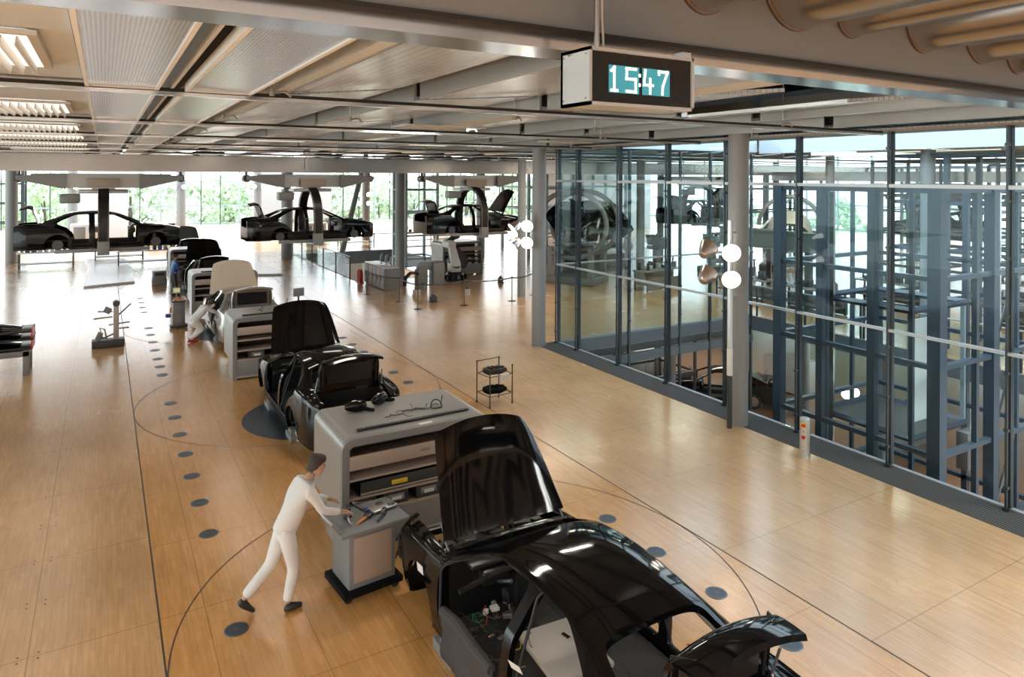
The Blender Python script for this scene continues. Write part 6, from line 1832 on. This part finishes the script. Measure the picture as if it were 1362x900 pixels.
for i, (x, y, rz) in enumerate(((19.5, 27.0, .0), (25.5, 29.0, 0), (17.0, 24.0, 0), (31.0, 24.0, .0))):
    q = empty('strip_lamp', (x, y, -1.3), rz, 'tube lamp under the main floor slab, %s' % ['left of the lower parked car', 'above the lower parked car', 'at the foot of the glass corner', 'right of the near column'][i], 'ceiling lamp', 'tube lamps of the lower floor')
    g = MB(); g.span((-1.5, -.08, 0), (1.5, .08, .9)); g.build('lamp_frame', 'louvre', q)
    g = MB(); g.span((-1.45, -.06, -.04), (1.45, .06, 0)); g.build('diffuser', 'lamp_glow', q)
m = MB(); m.span((12, GY + 13.8, -4.85), (34, GY + 14, -.4)); struct(m.build('wall_lower_back', 'facade_pale'))
for i, (x, y) in enumerate(((19.2, 20.5), (25.0, 18.8), (29.5, 21.0), (22.0, 13.5))):
    bb = MB(); bb.cyl((0, 0, -4.85), (0, 0, -.36 if i != 3 else -.36), .2, n=24); o = bb.build('column', 'column', loc=(x, y, 0)); tag(o, 'round column on the lower floor, ' + ['in front of the parked car', 'right of the near column', 'beside the white cabinet', 'beneath the hall edge by the lift'][i], 'column', 'columns of the lower floor')
for i, (x, y, l) in enumerate(((25.5, 15.0, 'dark bench on the lower floor left of the lift tower'), (29.5, 16.5, 'dark bench on the lower floor farther back'), (24.0, 8.0, 'dark bench on the lower floor right of the lift tower'))):
    bench(x, y, .3 * i, -4.85, l, 'benches on the lower floor', 80 + i)
for i, (dx, dz) in enumerate(((-.2, .25), (.2, .25), (-.2, -.2), (.2, -.2))):
    spot((20.9 + dx, 14.0, -2.2 + dz), Vector((-.8, -.5, -.1)), ['upper left', 'upper right', 'lower left', 'lower right'][i] + ' silver spotlight low behind the glass left of the lift tower', 'spotlights of the lower floor', .9, pole=(21.2, 14.2, -2.2))
q = empty('lamp_pole', (21.25, 14.25, -4.85), 0, 'slim pole on the lower floor with silver spotlights', 'lamp pole')
g = MB(); g.cyl((0, 0, 0), (0, 0, 3.6), .05, n=12); g.build('pole', 'alu', q)

# ------------------------------------------------------------------ trees outside
def tree_mesh(seed, h=11.0, w=4.2):
    rr = random.Random(seed)
    g = MB()
    blobs = []
    for i in range(34):
        a = rr.uniform(0, 2 * PI); t = rr.uniform(0, 1)
        z = h * (.30 + .66 * t); R = w * (math.sin(PI * (.18 + .78 * t)) ** .7) * rr.uniform(.35, 1.0)
        blobs.append((R * math.cos(a), R * math.sin(a), z, rr.uniform(.7, 1.35)))
    for i in range(1700):
        bx, by, bz, br = blobs[rr.randrange(len(blobs))]
        d = Vector((rr.gauss(0, 1), rr.gauss(0, 1), rr.gauss(0, 1))).normalized() * br * rr.uniform(.75, 1.15)
        c = Vector((bx, by, bz)) + d; s_ = rr.uniform(.22, .42)
        M = Matrix.Translation(c) @ Euler((rr.uniform(0, 6), rr.uniform(0, 6), rr.uniform(0, 6))).to_matrix().to_4x4()
        vs = [g.bm.verts.new(M @ Vector(p)) for p in ((-s_, 0, 0), (-.2 * s_, -.6 * s_, .1 * s_), (s_, 0, 0), (.2 * s_, .6 * s_, .1 * s_))]
        g.bm.faces.new(vs)
    return g
def tree(seed, x, y, label, m, s=1.0):
    q = empty('tree', (x, y, -6.3), seed * 1.3, label, 'tree', 'trees outside the windows')
    tree_mesh(seed).build('foliage', m, q, 0, recalc=False)
    g = MB(); g.tube([(0, 0, 0), (.1, 0, 3), (.0, .1, 6), (.1, .1, 9)], [.28, .22, .15, .06], 8)
    for k in range(5):
        a = k * 1.4; g.tube([(0, 0, 3 + k * .9), (1.4 * math.cos(a), 1.4 * math.sin(a), 4.4 + k)], [.1, .04], 6)
    g.build('trunk', 'bark', q)
    q.scale = (s, s, s)
    return q
T = [tree(1, -12, 86, 'pale green bushy tree outside the far windows, leftmost', 'leaf_pale'), tree(2, -5, 84, 'green tree outside behind the left hanging car', 'leaf'), tree(3, 2.5, 87, 'pale green tree outside, left of the bright window gap', 'leaf_pale', 1.1)]
tpos = [(7, 85, 'tree outside the bright windows in the middle left'), (12.5, 88, 'tree outside above the middle hanging car'), (18, 85, 'tree outside behind the slanted column'), (24, 87, 'tree outside behind the ladder frame'), (30, 85, 'tree outside above the third hanging car'), (36, 88, 'tree outside behind the corner column'), (43, 86, 'tree outside beyond the tipped car'), (50, 88, 'tree outside far right of the window front'), (57, 86, 'tree outside at the hall corner'), (70, 62, 'tree outside the right windows, farthest left'), (72, 50, 'tree outside the right windows behind the mullions'), (70, 38, 'tree outside the right windows above the lift'), (73, 27, 'tree outside the right windows behind the blue tower'), (70, 17, 'tree outside the right windows, second from right'), (72, 8, 'tree outside the right windows at the picture edge')]
for i, (x, y, l) in enumerate(tpos):
    c = copy_tree(T[i % 3], (x, y, -6.3), i * 1.1, l); s_ = .82 + .1 * (i % 4) if x < 60 else .72 + .06 * (i % 3); c.scale = (s_ * 1.25, s_ * 1.25, s_)
for i in range(16):
    c = copy_tree(T[(i + 1) % 3], (-20 + 5.6 * i, 97 + 3 * (i % 2), -6.3), i * .7, 'tree in the second row outside the far windows, %s from the left' % ordn(i)); c.scale = (1.35, 1.35, 1.0)
for i in range(5):
    q = None
